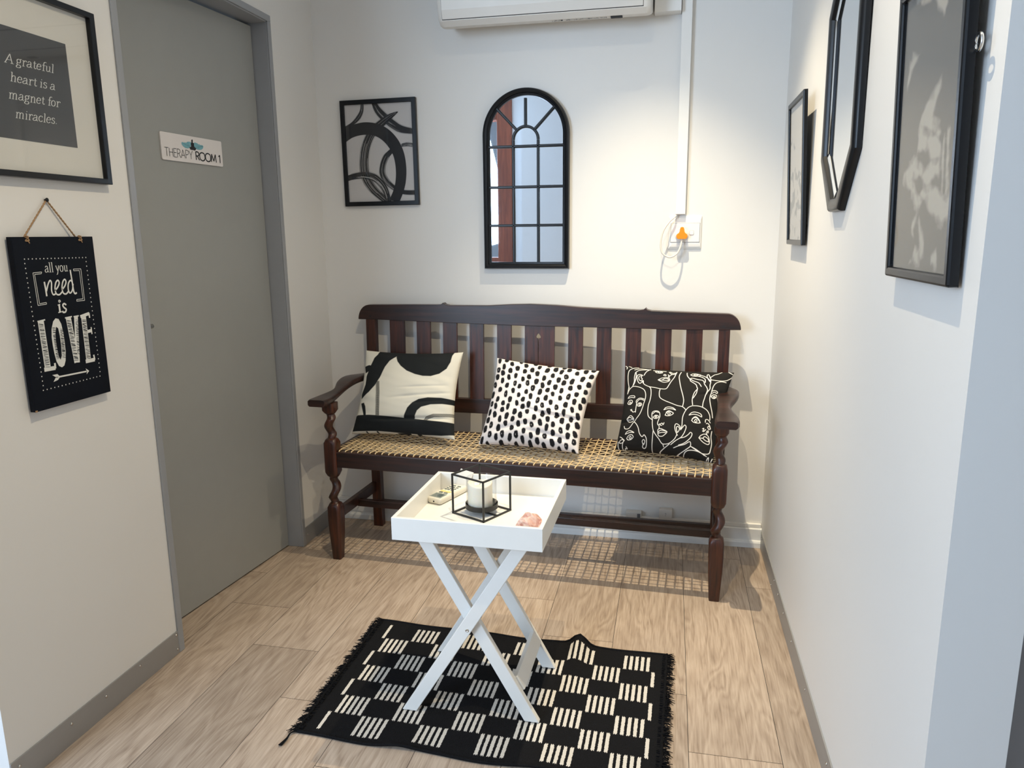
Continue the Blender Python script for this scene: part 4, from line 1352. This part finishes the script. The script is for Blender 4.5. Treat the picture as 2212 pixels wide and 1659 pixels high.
# -- left cushion: broad brush shapes
C1 = homog([(610, 455), (1430, 470), (1355, 1265), (470, 1205)], UNIT)
def c1(P): return [C1(p) for p in P]
def sm(P, n=5, closed=True): return [(q.x, q.y) for q in catmull(P, n, closed)]
c1polys = [
    [(760, 400), (880, 400), (900, 495), (830, 545), (790, 600), (745, 700), (700, 770), (640, 830), (560, 890), (560, 850), (600, 760), (610, 690), (650, 600), (690, 520), (720, 490)],
    [(892, 400), (1390, 400), (1352, 500), (1350, 560), (1325, 620), (1270, 665), (1200, 688), (1130, 686), (1060, 668), (985, 635), (930, 590), (900, 550), (888, 510)],
    [(440, 1060), (530, 1036), (640, 1042), (800, 1062), (1000, 1085), (1200, 1102), (1420, 1112), (1420, 1215), (1250, 1238), (1100, 1240), (900, 1225), (700, 1200), (560, 1190), (420, 1180)],
    [(945, 1092), (968, 1040), (995, 985), (1040, 935), (1100, 902), (1180, 885), (1290, 884), (1450, 905), (1450, 948), (1300, 942), (1200, 950), (1120, 975), (1080, 1010), (1055, 1060), (1040, 1110)],
    [(592, 600), (640, 586), (660, 590), (640, 640), (600, 660)],
    [(560, 930), (590, 925), (605, 960), (612, 1050), (590, 1050), (572, 980)],
    [(870, 1225), (990, 1225), (960, 1300), (850, 1300)], [(1040, 1230), (1080, 1230), (1070, 1300), (1030, 1300)],
    [(600, 1195), (614, 1195), (630, 1260), (618, 1260)], [(692, 1200), (708, 1200), (722, 1270), (708, 1270)],
]
def pat1(U, V):
    D = sd_polys(U, V, [c1(P) for P in c1polys])
    L_ = []
    for off in (0, 9, 17, 25):
        L_.append(c1([(712 + off, 735), (716 + off, 830), (712 + off, 950), (708 + off, 1050)]))
    for off in (0, 10, 20):
        L_.append(c1([(1125 + off, 1105), (1150 + off, 1070 + off * .5), (1220, 1042 + off), (1380, 1030 + off)]))
    d2 = sd_lines(U, V, L_, 0.0042)
    return np.minimum(D, d2)
cm1 = twotone('cream_black_brush_cotton', (0.011, 0.013, 0.014), (0.66, 0.63, 0.54), 0.0035, bump=0.15, grey=(0.018, 0.02, 0.022))
cushion('throw_cushion', (0.238, -0.155, 0.815), (0.670, -0.175, 0.820), (0.662, -0.300, 0.482), (0.212, -0.285, 0.482), 0.135, cm1,
        'cream cushion with broad black brush shapes at the left end of the bench', n=300, seed=1,
        folds=[((1.0, .52), (.35, .42), .05, .018), ((.95, .60), (.45, .55), .04, .015), ((.98, .44), (.55, .36), .04, .016), ((1.0, .22), (.2, .16), .12, .02)], patfn=pat1)

# -- middle cushion: black dabs
def pat2(U, V):
    rnd = random.Random(21)
    D = np.full(U.shape, 0.02)
    NX, NY = 14, 10
    for i in range(-1, NX + 1):
        for j in range(-1, NY + 1):
            cx = (i + .5) / NX + rnd.uniform(-.010, .010)
            cy = (j + .5 + (0.5 if i % 2 else 0)) / NY + rnd.uniform(-.014, .014)
            a = rnd.uniform(.0185, .0240); b = rnd.uniform(.031, .043); an = rnd.uniform(-.35, .05)
            k = np.where((np.abs(U - cx) < .07) & (np.abs(V - cy) < .07))
            x = U[k] - cx; y = V[k] - cy
            c, s = math.cos(an), math.sin(an)
            xx, yy = x * c - y * s, x * s + y * c
            th = np.arctan2(yy, xx)
            wob = 1 + 0.045 * np.sin(th * 3 + i * 2.1) + 0.03 * np.sin(th * 7 + j * 2)
            r_ = (np.abs(xx / a) ** 2.5 + np.abs(yy / b) ** 2.5) ** (1 / 2.5)
            d = (r_ - wob) * a
            if rnd.random() < .22:   # small uninked slit
                d = np.maximum(d, 0.0035 - np.hypot((xx + a * .2) * 1.8, yy * .55))
            D[k] = np.minimum(D[k], d)
    return D
cm2 = twotone('white_black_dab_cotton', (0.010, 0.010, 0.012), (0.74, 0.69, 0.66), 0.003, bump=0.15)
cushion('throw_cushion', (0.812, -0.175, 0.800), (1.228, -0.195, 0.762), (1.172, -0.395, 0.480), (0.772, -0.345, 0.482), 0.150, cm2,
        'white cushion dotted with black paint dabs in the middle of the bench', n=330, seed=4,
        folds=[((1.0, .36), (.55, .36), .16, .016), ((.72, .34), (.3, .42), .08, .02), ((.1, .12), (.6, .25), .08, .03), ((.95, .10), (.4, .16), .08, .03)], patfn=pat2)

# -- right cushion: white line faces
C3 = homog([(240, 112), (1812, 200), (1535, 1600), (58, 1385)], UNIT)
FL = [
    # top centre face (chin up)
    '600,170 540,220 500,290', '470,400 500,450 570,490 660,510 760,535 830,530 870,460 900,400 940,330 960,270 975,210', '470,400 485,420 480,380 440,430 410,410 395,350 400,300 430,275 470,285 480,300',
    '465,300 430,305 420,350 440,385 465,370 470,345 455,335 465,300', '665,215 700,205 740,205 770,225 740,240 690,235 665,215', '700,205 715,225 735,235 745,215', '640,190 700,195 820,200',
    '785,280 800,262 820,275 815,292 790,285', '850,270 865,290 855,310 870,320', '870,300 900,270 960,250', '865,215 900,255 940,260 975,225', '880,210 920,240 960,230',
    '705,372 750,340 790,330 830,325 870,345 875,380 850,405 800,415 760,405 705,372', '705,372 760,375 800,345 845,350 860,380 800,380 760,375',
    # neck lines
    '570,490 595,530 600,620 585,720 560,800 550,900 565,980 625,1035', '1040,210 1015,300 1030,420 1055,540 1085,650 1100,740 1085,830', '735,545 725,600 735,680 800,730 900,775 1000,815 1085,835 1140,885',
    # left face
    '320,480 360,480 430,500 490,540 515,600 515,680 490,760 460,850 420,940 340,1035 290,1100 250,1130 200,1120 185,1080', '320,480 270,520 235,590', '240,660 270,630 340,635 345,665 300,655 240,660',
    '235,735 260,700 300,700 310,730 280,760 245,755 235,735', '262,740 275,722 292,742 275,752 262,740', '375,760 370,720 400,690 440,680 495,700', '385,740 410,705 450,700 490,720', '385,780 410,755 445,760 455,785 430,805 395,800 385,780', '410,780 425,765 438,785 420,795 410,780',
    '375,760 365,830 360,890', '280,850 300,845 290,865 310,870 320,890 345,885 360,895', '225,985 260,950 290,940 320,970 335,1000 310,1025 270,1030 240,1010 225,985', '225,985 270,965 310,985 330,995 280,1000 240,995',
    # upper-left hair / arm
    '265,500 255,400 262,280 290,200 350,160 430,140', '235,590 260,480', '320,480 350,400 355,320 375,250 385,235 385,300 360,400 340,450', '370,190 450,165 570,175', '385,235 430,200 520,185 600,175',
    # centre face
    '625,1035 625,1100 640,1190 680,1260 720,1310 760,1370 800,1385 880,1375 960,1320 1000,1260', '640,1190 625,1300 605,1480', '1140,885 1110,940 1090,1000 1085,1060 1080,1130 1060,1190',
    '800,885 830,850 880,840 940,855 980,890 930,872 860,868 800,885', '820,970 840,935 880,912 930,925 945,945 900,975 850,980 820,970', '860,945 880,930 900,945 885,965 865,960 860,945', '835,925 880,900 945,935',
    '615,960 620,920 650,900 700,900 735,930 740,990', '630,940 670,910 720,925', '640,990 670,965 710,975 720,995 690,1015 650,1010 640,990', '665,990 680,975 692,992 678,1003 665,990', '625,1035 615,960',
    '740,990 720,1040 705,1090 720,1120 740,1100 750,1120 770,1125', '755,1100 775,1090 790,1115 805,1085', '730,1130 730,1170', '710,1220 715,1180 750,1170 800,1190 850,1220 810,1260 770,1280 720,1270 710,1220', '715,1220 750,1195 800,1200 850,1220', '720,1235 770,1225 830,1230',
    '780,1385 790,1420',
    # centre ear
    '1060,1190 1050,1140 1010,1105 980,1110 970,1160 985,1220 1010,1270', '1005,1230 995,1160 1015,1140 1040,1165 1035,1200 1010,1230',
    # right face
    '1235,815 1180,840 1140,885', '1235,815 1320,815 1400,835 1470,880 1510,950 1515,1020', '1190,965 1230,925 1290,915 1370,940 1385,985 1330,960 1260,950 1190,965', '1230,1045 1260,1010 1310,1005 1360,1070 1310,1080 1260,1070 1230,1045', '1275,1045 1295,1025 1315,1050 1295,1070 1275,1045', '1240,1020 1290,985 1340,1020 1365,1075',
    '1445,1060 1450,1020 1490,1020 1520,1060', '1460,1080 1480,1070 1510,1100 1525,1150', '1480,1130 1500,1110 1520,1140 1500,1160 1480,1130', '1400,1160 1420,1150 1415,1180 1400,1190 1420,1195 1450,1165', '1465,1190 1490,1180 1485,1210 1470,1200', '1455,1210 1470,1240',
    '1340,1290 1370,1255 1430,1230 1480,1250 1500,1290 1500,1350 1470,1370 1410,1350 1370,1320 1340,1290', '1340,1290 1400,1290 1430,1265 1480,1290 1490,1330 1440,1320 1400,1290', '1545,1180 1530,1260 1535,1350 1510,1440 1480,1490 1400,1500 1330,1480 1200,1410',
    # raised hand at upper right
    '1125,225 1135,290 1180,360 1190,390 1270,450 1290,500 1300,530 1260,590 1240,650 1230,720 1240,800', '1300,530 1290,600 1260,660 1240,690', '1185,340 1220,335 1300,360 1360,370 1390,400 1400,440 1440,500 1455,550 1435,610 1420,680 1400,760 1395,830',
    '1185,350 1230,385 1310,420 1355,485', '1180,265 1220,240 1290,250 1330,270 1290,290 1220,290 1180,265', '1225,270 1250,250 1290,262 1260,278 1225,270', '1290,290 1350,310 1400,350 1410,410', '1330,270 1400,300 1460,350 1490,400 1485,460 1490,520 1455,580 1440,610',
    '1425,300 1425,260 1445,255 1470,310 1490,360 1485,400', '1425,300 1450,350 1475,390', '1480,310 1530,260 1560,250 1600,230 1635,200', '1495,358 1600,370 1680,370 1740,350 1790,300 1808,245', '1720,190 1760,220 1808,245',
    # far right head
    '1720,395 1650,385 1580,410 1540,470 1520,560 1505,640 1500,700 1520,800 1545,900 1555,980', '1525,560 1560,545 1605,560 1600,585 1560,570 1530,590', '1520,650 1550,615 1590,620 1600,650 1570,680 1540,675 1520,650', '1550,655 1565,640 1580,655 1565,668 1550,655',
    # lower hand
    '1060,1190 1110,1130 1130,1120 1145,1150 1120,1220 1080,1280 1050,1305', '1050,1305 1120,1290 1180,1250 1210,1220 1235,1240 1215,1290 1160,1340 1090,1380 1020,1400', '1050,1305 980,1340 900,1395', '940,1435 1020,1410 1110,1390 1180,1355 1205,1360 1200,1410 1140,1450 1060,1490 980,1520 900,1525', '880,1385 790,1440 690,1495', '1200,1410 1290,1450 1410,1520',
    # lower left face
    '345,1040 380,1080 410,1140 430,1220 470,1270 500,1245 530,1290 535,1350 520,1410 490,1420 470,1400 490,1360', '480,1370 470,1330 490,1310 510,1330 495,1370 480,1370', '210,1205 240,1170 290,1165 345,1200 290,1190 210,1205', '235,1265 265,1230 310,1225 335,1260 300,1290 255,1290 235,1265', '270,1262 290,1245 305,1265 288,1282 270,1262',
    '120,1300 140,1275 180,1275 190,1300 160,1320 130,1315 120,1300', '100,1290 105,1360 130,1420 160,1450', '185,1300 170,1350 175,1400 200,1410 215,1395 240,1400 225,1375', '175,1410 195,1450', '125,1225 150,1240 200,1290',
    '1070,1540 1110,1490 1170,1465 1260,1465 1360,1490 1440,1530', '220,1475 260,1455 330,1470 400,1480', '1430,1580 1470,1540 1460,1590', '1500,1590 1530,1550', '240,110 265,140 255,170', '290,120 330,140',
]
def pat3(U, V):
    L_ = []
    for s in FL:
        P = [tuple(float(a) for a in q.split(',')) for q in s.split()]
        if len(P) > 2: P = [(q.x, q.y) for q in catmull(P, 4)]
        L_.append([C3(p) for p in P])
    return sd_lines(U, V, L_, 0.0036)
cm3 = twotone('black_cotton_white_line_faces', (0.74, 0.70, 0.64), (0.011, 0.010, 0.009), 0.0014, bump=0.15)
cushion('throw_cushion', (1.330, -0.200, 0.785), (1.735, -0.222, 0.775), (1.660, -0.435, 0.482), (1.305, -0.325, 0.482), 0.140, cm3,
        'black cushion with white line-drawn faces at the right end of the bench', n=430, seed=9, inset=0.032, patfn=pat3,
        folds=[((1, .75), (.75, .68), .06, .02), ((0, .3), (.2, .32), .10, .02)])

# ================================================================== RUG
rug = empty('woven_rug', (1.03, -1.19, 0), 0, 'black and white checked woven rug with black fringes under the tray table', 'rug')
mt, N, L, B = nmat('rug_weave')
uvn = N.new('ShaderNodeAttribute'); uvn.attribute_name = 'ruv'
nz = N.new('ShaderNodeTexNoise'); nz.inputs['Scale'].default_value = 200; nz.inputs['Detail'].default_value = 2
tc = N.new('ShaderNodeTexCoord'); L.new(tc.outputs['Object'], nz.inputs['Vector'])
sp = N.new('ShaderNodeSeparateXYZ'); L.new(uvn.outputs['Vector'], sp.inputs[0])
def mth(op, a, b=None, c=None):
    n_ = N.new('ShaderNodeMath'); n_.operation = op
    for i, x in enumerate((a, b, c)):
        if x is None: continue
        if isinstance(x, (int, float)): n_.inputs[i].default_value = x
        else: L.new(x, n_.inputs[i])
    return n_.outputs[0]
jit = mth('MULTIPLY_ADD', nz.outputs['Fac'], 0.050, -0.025)
u_ = mth('ADD', sp.outputs[0], jit)
v_ = mth('ADD', sp.outputs[1], mth('MULTIPLY', mth('SINE', mth('MULTIPLY', sp.outputs[0], 110.0)), 0.025))
v_ = mth('ADD', v_, jit)
par = mth('MODULO', mth('ADD', mth('ADD', mth('FLOOR', u_), mth('FLOOR', v_)), 100.0), 2.0)
par = mth('GREATER_THAN', par, 0.5)
st = mth('LESS_THAN', mth('FRACT', mth('MULTIPLY', mth('ADD', u_, 0.0), 5.0)), 0.56)
inb = mth('MULTIPLY', mth('MULTIPLY', mth('GREATER_THAN', u_, -0.2), mth('LESS_THAN', u_, 10.14)), mth('MULTIPLY', mth('GREATER_THAN', v_, 0.0), mth('LESS_THAN', v_, 7.0)))
fac = mth('MULTIPLY', mth('MULTIPLY', par, st), inb)
mx = N.new('ShaderNodeMix'); mx.data_type = 'RGBA'
mx.inputs['A'].default_value = (0.008, 0.008, 0.009, 1); mx.inputs['B'].default_value = (0.62, 0.58, 0.52, 1)
L.new(fac, mx.inputs['Factor']); L.new(mx.outputs['Result'], B.inputs['Base Color'])
B.inputs['Roughness'].default_value = 0.95; B.inputs['Specular IOR Level'].default_value = 0.1
bp = N.new('ShaderNodeBump'); bp.inputs['Strength'].default_value = 0.6; bp.inputs['Distance'].default_value = 0.002
wv = N.new('ShaderNodeTexVoronoi'); wv.inputs['Scale'].default_value = 330; L.new(tc.outputs['Object'], wv.inputs['Vector'])
L.new(wv.outputs['Distance'], bp.inputs['Height']); L.new(bp.outputs[0], B.inputs['Normal'])
M['rug'] = mt
RG = [(0.560, -0.893), (1.516, -0.928), (1.506, -1.436), (0.560, -1.484)]  # TL TR BR BL on the floor
# the front right runs out of frame: extend to the true corner
RG[2] = (1.503, -1.505)
def rugP(s, t):
    a = Vector(RG[3]).lerp(Vector(RG[2]), s); b = Vector(RG[0]).lerp(Vector(RG[1]), s)
    p = a.lerp(b, t)
    p.y += 0.004 * math.sin(s * 19 + 1) * (1 if t > .9 else (t < .1)) * 1.0
    z = 0.0045 + 0.0014 * (noise.noise(Vector((s * 7, t * 5, 1))) + .6)
    # ruck in the back edge and small ripples along the front
    z += 0.034 * math.exp(-((s - 0.715) / 0.028) ** 2) * max(0, (t - 0.62) / 0.38) ** 1.4
    z += 0.007 * math.exp(-((s - 0.30) / 0.05) ** 2) * max(0, (0.14 - t) / 0.14)
    z += 0.006 * math.exp(-((s - 0.72) / 0.09) ** 2) * max(0, (0.14 - t) / 0.14)
    return Vector((p.x, p.y, z))
mb = MB(); uv = []
nx, ny = 190, 110
org = Vector((1.03, -1.19, 0))
for j in range(ny + 1):
    for i in range(nx + 1):
        s, t = i / nx, j / ny
        mb.v.append(tuple(rugP(s, t) - org)); uv.append(((s - 0.047) / 0.923 * 10.35 - 0.2 + 0.0, (1 - t) * 7.62 - 0.34 - 0.0, 0))
for j in range(ny):
    for i in range(nx):
        k = j * (nx + 1) + i
        mb.face((k, k + 1, k + nx + 2, k + nx + 1))
# rolled hem edges (front and back) + underside skirt
q0 = len(mb.v)
for t in (0, 1):
    path = [rugP(i / 60, t) - org for i in range(61)]
    mb.tube([p + Vector((0, 0, -0.0005)) for p in path], 0.0042, 7)
uv += [(-5, -5, 0)] * (len(mb.v) - q0)
ro = mb.build('rug_weave', M['rug'], rug, smooth=True, recalc=False)
a_ = ro.data.attributes.new('ruv', 'FLOAT_VECTOR', 'POINT')
a_.data.foreach_set('vector', [x for c in uv for x in c])
random.seed(8)
for side in (0, 1):
    mb = MB()
    for i in range(330):
        t = random.random()
        p = rugP(side, t) - org; p.z = random.uniform(0.002, 0.008)
        L_ = random.uniform(0.012, 0.030)
        dx = (-1 if side == 0 else 1)
        ang = random.uniform(-.8, .8)
        e = p + Vector((dx * L_ * math.cos(ang), L_ * math.sin(ang), 0)); e.z = random.uniform(0.001, 0.008)
        md = (p + e) / 2 + Vector((0, random.uniform(-.004, .004), random.uniform(0, .006)))
        mb.tube([p - Vector((dx * .012, 0, 0)), md, e], [0.0016, 0.0013, 0.0007], 4)
    # knotted band
    mb.tube([rugP(side, i / 40) - org + Vector((0.001 * (-1) ** i, 0, 0.002)) for i in range(41)], 0.004, 6)
    mb.build('fringe', M['fringe'], rug)
mb = MB()
A = rugP(0, 0) - org
for k in range(3):
    mb.tube(catmull([A, A + Vector((-0.012, -0.012, .002)), A + Vector((-0.013 + .001 * k, -0.034, .001)), A + Vector((-0.020 + .003 * k, -0.060, .0))], 5), 0.002, 5)
mb.build('corner_tassel', M['fringe'], rug, smooth=True)

# ================================================================== TRAY TABLE
tt = empty('tray_table', (1.009, -1.188, 0), -0.014, 'white folding tray side table standing on the checked rug', 'table')
tw, td, z0, z1 = 0.1975, 0.193, 0.522, 0.583
th = 0.011
for nm, a, b in (('tray_side', (-tw, -td, z0), (tw, -td + th, z1)), ('tray_side', (-tw, td - th, z0), (tw, td, z1)),
                 ('tray_side', (-tw, -td + th, z0), (-tw + th, td - th, z1)), ('tray_side', (tw - th, -td + th, z0), (tw, td - th, z1))):
    MB().box(a, b).build(nm, M['tray'], tt, bevel=0.0012)
MB().box((-tw + th, -td + th, z0 + .002), (tw - th, td - th, 0.530)).build('tray_base', M['tray'], tt)
yF, yB = -0.148, 0.150
def tleg(xf, xt, y, z_f=0.0):
    mb = MB()
    bx, tx_, h = xf, xt, 0.523
    # parallelogram foot cut flat on the ground
    hw4 = 0.0205
    yy0, yy1 = y - 0.009, y + 0.009
    loop = [(bx - hw4, z_f), (bx + hw4, z_f), (tx_ + hw4, h), (tx_ - hw4, h)]
    mb.prism([loop], lambda p, k: (p[0], yy0 if k == 0 else yy1, p[1]))
    return mb.build('leg', M['tray'], tt, bevel=0.002)
# outer pair leans right, inner pair leans left
zf = 0.0075
tleg(0.826 - 1.009, 1.150 - 1.009, yF, zf); tleg(0.828 - 1.009, 1.142 - 1.009, yB, zf)
tleg(1.166 - 1.009, 0.868 - 1.009, yF + 0.019, zf); tleg(1.166 - 1.009, 0.875 - 1.009, yB - 0.019, zf)
MB().bar((0.118, yF + 0.028, 0.105), (0.118, yB - 0.028, 0.105), 0.042, 0.016, (0.85, 0, 0.52)).build('cross_bar', M['tray'], tt, bevel=0.0015)
MB().bar((-0.118, yF + 0.028, 0.49), (-0.118, yB - 0.028, 0.49), 0.03, 0.016, (0.85, 0, 0.52)).build('cross_bar', M['tray'], tt, bevel=0.0015)
for x, y in ((0.997 - 1.009, yF - 0.009), (0.997 - 1.009, yB - 0.030)):
    mb = MB(); mb.rings([[(x + r_ * math.cos(j * PI / 8), y - h, 0.268 + r_ * math.sin(j * PI / 8)) for j in range(16)] for r_, h in ((.0048, -0.001), (.0048, .0015), (.003, .0022), (.0025, .0008))])
    mb.build('bolt', M['screw'], tt, smooth=True)

# ---- things on the tray
TF = 0.530
# wire cube candle holder
lc = empty('wire_candle_holder', (0.9945, -1.1655, TF), math.radians(62.7 - 0), 'black wire cube candle holder with glass cylinder on the white tray', 'candle holder')
h = 0.0567; H_ = 0.1135; r_ = 0.0023
mb = MB()
def rod(a, b):
    mb.bar(a, b, r_ * 2, r_ * 2, (Vector(b) - Vector(a)).orthogonal())
def rodb(a, b):
    lo = [min(x, y) - r_ for x, y in zip(a, b)]; hi = [max(x, y) + r_ for x, y in zip(a, b)]
    mb.box(lo, hi)
for z in (r_, H_):
    rodb((-h, -h, z), (h, -h, z)); rodb((-h, h, z), (h, h, z)); rodb((-h, -h, z), (-h, h, z)); rodb((h, -h, z), (h, h, z))
for x in (-h, h):
    for y in (-h, h): rodb((x, y, r_), (x, y, H_))
rodb((0, -h, r_), (0, h, r_))
mb.build('wire_frame', M['metal_black'], lc, bevel=0.0006)
mb = MB().lathe([(0.0, 0.014), (0.0445, 0.014), (0.0455, 0.015), (0.0455, 0.0285), (0.0440, 0.0285), (0.0440, 0.017), (0.0, 0.017)], 0, 0, 48)
mb.lathe([(0.005, 0.0045), (0.005, 0.0142)], 0, 0, 12)
mb.build('holder_dish', M['metal_black'], lc, auto=40)
mb = MB().lathe([(0.0425, 0.0172), (0.0425, 0.100), (0.0418, 0.1012), (0.0408, 0.100), (0.0408, 0.0172)], 0, 0, 48)
mb.build('glass_cylinder', M['cupglass'], lc, smooth=True)
cn = empty('pillar_candle', (0.9905, -1.1655, TF + 0.0175), 0, 'thick cream pillar candle inside the glass cylinder', 'candle')
mb = MB()
R = []
for rr, zz in ((0.0, 0), (0.034, 0.0), (0.0345, 0.002), (0.0345, 0.064), (0.0335, 0.0685), (0.030, 0.068), (0.022, 0.0655), (0.010, 0.0645), (0.0005, 0.0645)):
    R.append([(rr * math.cos(j * PI / 24), rr * math.sin(j * PI / 24), zz + (0.003 * math.sin(j * PI / 24 * 2 + 1) if 0.06 < zz else 0)) for j in range(48)])
mb.rings(R, cap=False).build('wax', M['wax'], cn, smooth=True)
MB().tube([(0, 0, .063), (0.001, 0, .068), (0.003, 0.001, .071)], 0.0008, 6).build('wick', M['dark'], cn)

# remote control
rc = empty('remote_control', (0.8665, -1.068, TF), math.radians(-19), 'cream air conditioner remote control on white tray left of the candle', 'remote control')
mb = MB()
lw, ll = 0.0245, 0.070
R = []
for s_, z in ((0.004, 0.001), (0.001, 0.004), (0, 0.010), (0.0005, 0.016), (0.003, 0.0195), (0.005, 0.0205)):
    R.append([(x, y, z) for x, y in rrect(-lw + s_, -ll + s_, lw - s_, ll - s_, 0.007)])
mb.rings(R).build('casing', M['remote'], rc, auto=50)
MB().box((-0.0195, -0.064, 0.0200), (0.0195, -0.029, 0.0213)).build('screen_surround', mat('remote_grey', (0.22, 0.25, 0.23), .4), rc, bevel=0.0006)
MB().box((-0.0150, -0.058, 0.0208), (0.0150, -0.036, 0.0218)).build('screen', M['lcd'], rc)
for x, y, w_, h_, mm in ((-0.009, -0.022, .0065, .0032, 'rubber'), (0.008, -0.022, .0065, .0032, 'rubber'), (-0.0095, -0.010, .0085, .0055, 'yellow'), (0.0095, -0.010, .0085, .0055, 'yellow'),
                         (-0.013, 0.008, .004, .0028, 'rubber'), (-0.003, 0.008, .004, .0028, 'rubber'), (0.010, 0.008, .0055, .0028, 'rubber'), (-0.013, 0.019, .004, .0028, 'rubber'), (-0.001, 0.019, .005, .0028, 'rubber'),
                         (0.012, 0.019, .004, .0028, 'rubber'), (-0.013, 0.031, .004, .0028, 'rubber'), (-0.001, 0.031, .005, .0028, 'rubber'), (0.012, 0.031, .004, .0028, 'rubber'), (-0.008, 0.044, .006, .0028, 'rubber'), (0.010, 0.044, .006, .0028, 'rubber')):
    mb = MB().prism([rrect(x - w_, y - h_, x + w_, y + h_, min(w_, h_) * .7)], lambda p, k: (p[0], p[1], 0.0200 + 0.0018 * k))
    mb.build('button', M[mm], rc)
mb = MB(); mb.rings([[(0.0 + q_ * math.cos(j * PI / 8), -ll - hh_, 0.0095 + q_ * math.sin(j * PI / 8)) for j in range(16)] for q_, hh_ in ((.0024, -.001), (.0024, .0006), (.0012, .0002))])
mb.build('infrared_led', M['dark'], rc)
# folded card standing behind
pc = empty('paper_card', (0.893, -1.012, TF), 0, 'folded cream paper card leaning up behind the remote control', 'card')
mb = MB()
K = 12
R = []
for i in range(K + 1):
    t = i / K
    z = 0.003 + 0.066 * t
    y = 0.0 - 0.004 * math.sin(PI * t) + 0.010 * t
    R.append([Vector((-0.024 + 0.020 * t, y, z)), Vector((-0.004 + 0.012 * t, y - 0.003, z - 0.003 * t)), Vector((0.018 + 0.018 * t, y - 0.002 * t, z - 0.010 * t))])
for off in (0, 0.0008):
    n_ = len(mb.v)
    for r3 in R: mb.v += [tuple(p + Vector((0, off, 0))) for p in r3]
    for i in range(K):
        for j in range(2):
            k = n_ + i * 3 + j
            mb.face((k, k + 1, k + 4, k + 3))
mb.build('card_leaf', mat('cream_card', (0.76, 0.71, 0.62), .6), pc, smooth=True)

# rose quartz
random.seed(13)
bm = bmesh.new()
pts = [(-.040, -.020, 0), (.040, -.022, 0), (.044, .010, 0), (.034, .040, 0), (-.012, .044, 0), (-.034, .010, 0),
       (-.036, -.016, .008), (-.022, -.008, .030), (-.008, .012, .041), (.006, .004, .044), (.024, .016, .036), (.040, .012, .030), (.043, -.006, .020), (.034, -.018, .012),
       (.020, .034, .026), (-.010, .036, .022), (.002, -.016, .024), (-.020, -.020, .008)]
for p in pts: bm.verts.new((p[0] * .9, p[1] * 1.0, p[2] * 1.2))
bmesh.ops.convex_hull(bm, input=bm.verts)
for v in [v for v in bm.verts if not v.link_faces]: bm.verts.remove(v)
bmesh.ops.triangulate(bm, faces=bm.faces)
bmesh.ops.subdivide_edges(bm, edges=bm.edges, cuts=3, use_grid_fill=True)
for v in bm.verts:
    if v.co.z > 0.001:
        nn = noise.noise_vector(v.co * 45) * 0.0045 + noise.noise_vector(v.co * 130) * 0.0015
        v.co += nn
        v.co.z = max(v.co.z, 0.0)
me = bpy.data.meshes.new('rose_quartz'); bm.to_mesh(me); bm.free()
me.materials.append(M['quartz'])
qz = bpy.data.objects.new('rose_quartz', me); C.objects.link(qz)
qz.location = (1.146, -1.285, TF); qz.rotation_euler = (0, 0, 0.02)
tag(qz, 'rough chunk of pink rose quartz in front right corner of the white tray', 'crystal')

# ceiling downlight fittings (above the frame)
for i, (x, y) in enumerate(((1.40, -0.66), (1.33, -1.82))):
    t = empty('ceiling_light', (x, y, CEIL), 0, ('round recessed ceiling downlight above the bench', 'round recessed ceiling downlight above the hall side of the tray table')[i], 'light', 'ceiling downlights')
    MB().lathe([(0.045, -0.0005), (0.045, -0.005), (0.032, -0.007), (0.030, -0.0005)], 0, 0, 32).build('trim_ring', M['silver'], t, smooth=True)

# pieces that belong to a part go one level deeper
def deeper(root, child, part):
    ch = [c for c in root.children if c.name.split('.')[0] == child]
    pt = [c for c in root.children if c.name.split('.')[0] == part]
    for c in ch:
        c.parent = pt[0]


deeper(rc, 'screen', 'screen_surround')
deeper(om, 'bevelled_edge', 'mirror_glass')
deeper(ap, 'brush_strokes', 'print')
deeper(qp, 'quote_lettering', 'dark_panel')
deeper(ds, 'sign_print', 'sign_board')
deeper(hs_, 'white_lettering', 'board')
deeper(so, 'switch_rocker', 'switch_surround')
deeper(ac, 'louvre_gap', 'louvre')
deeper(cn, 'wick', 'wax')
deeper(lc, 'glass_cylinder', 'holder_dish')
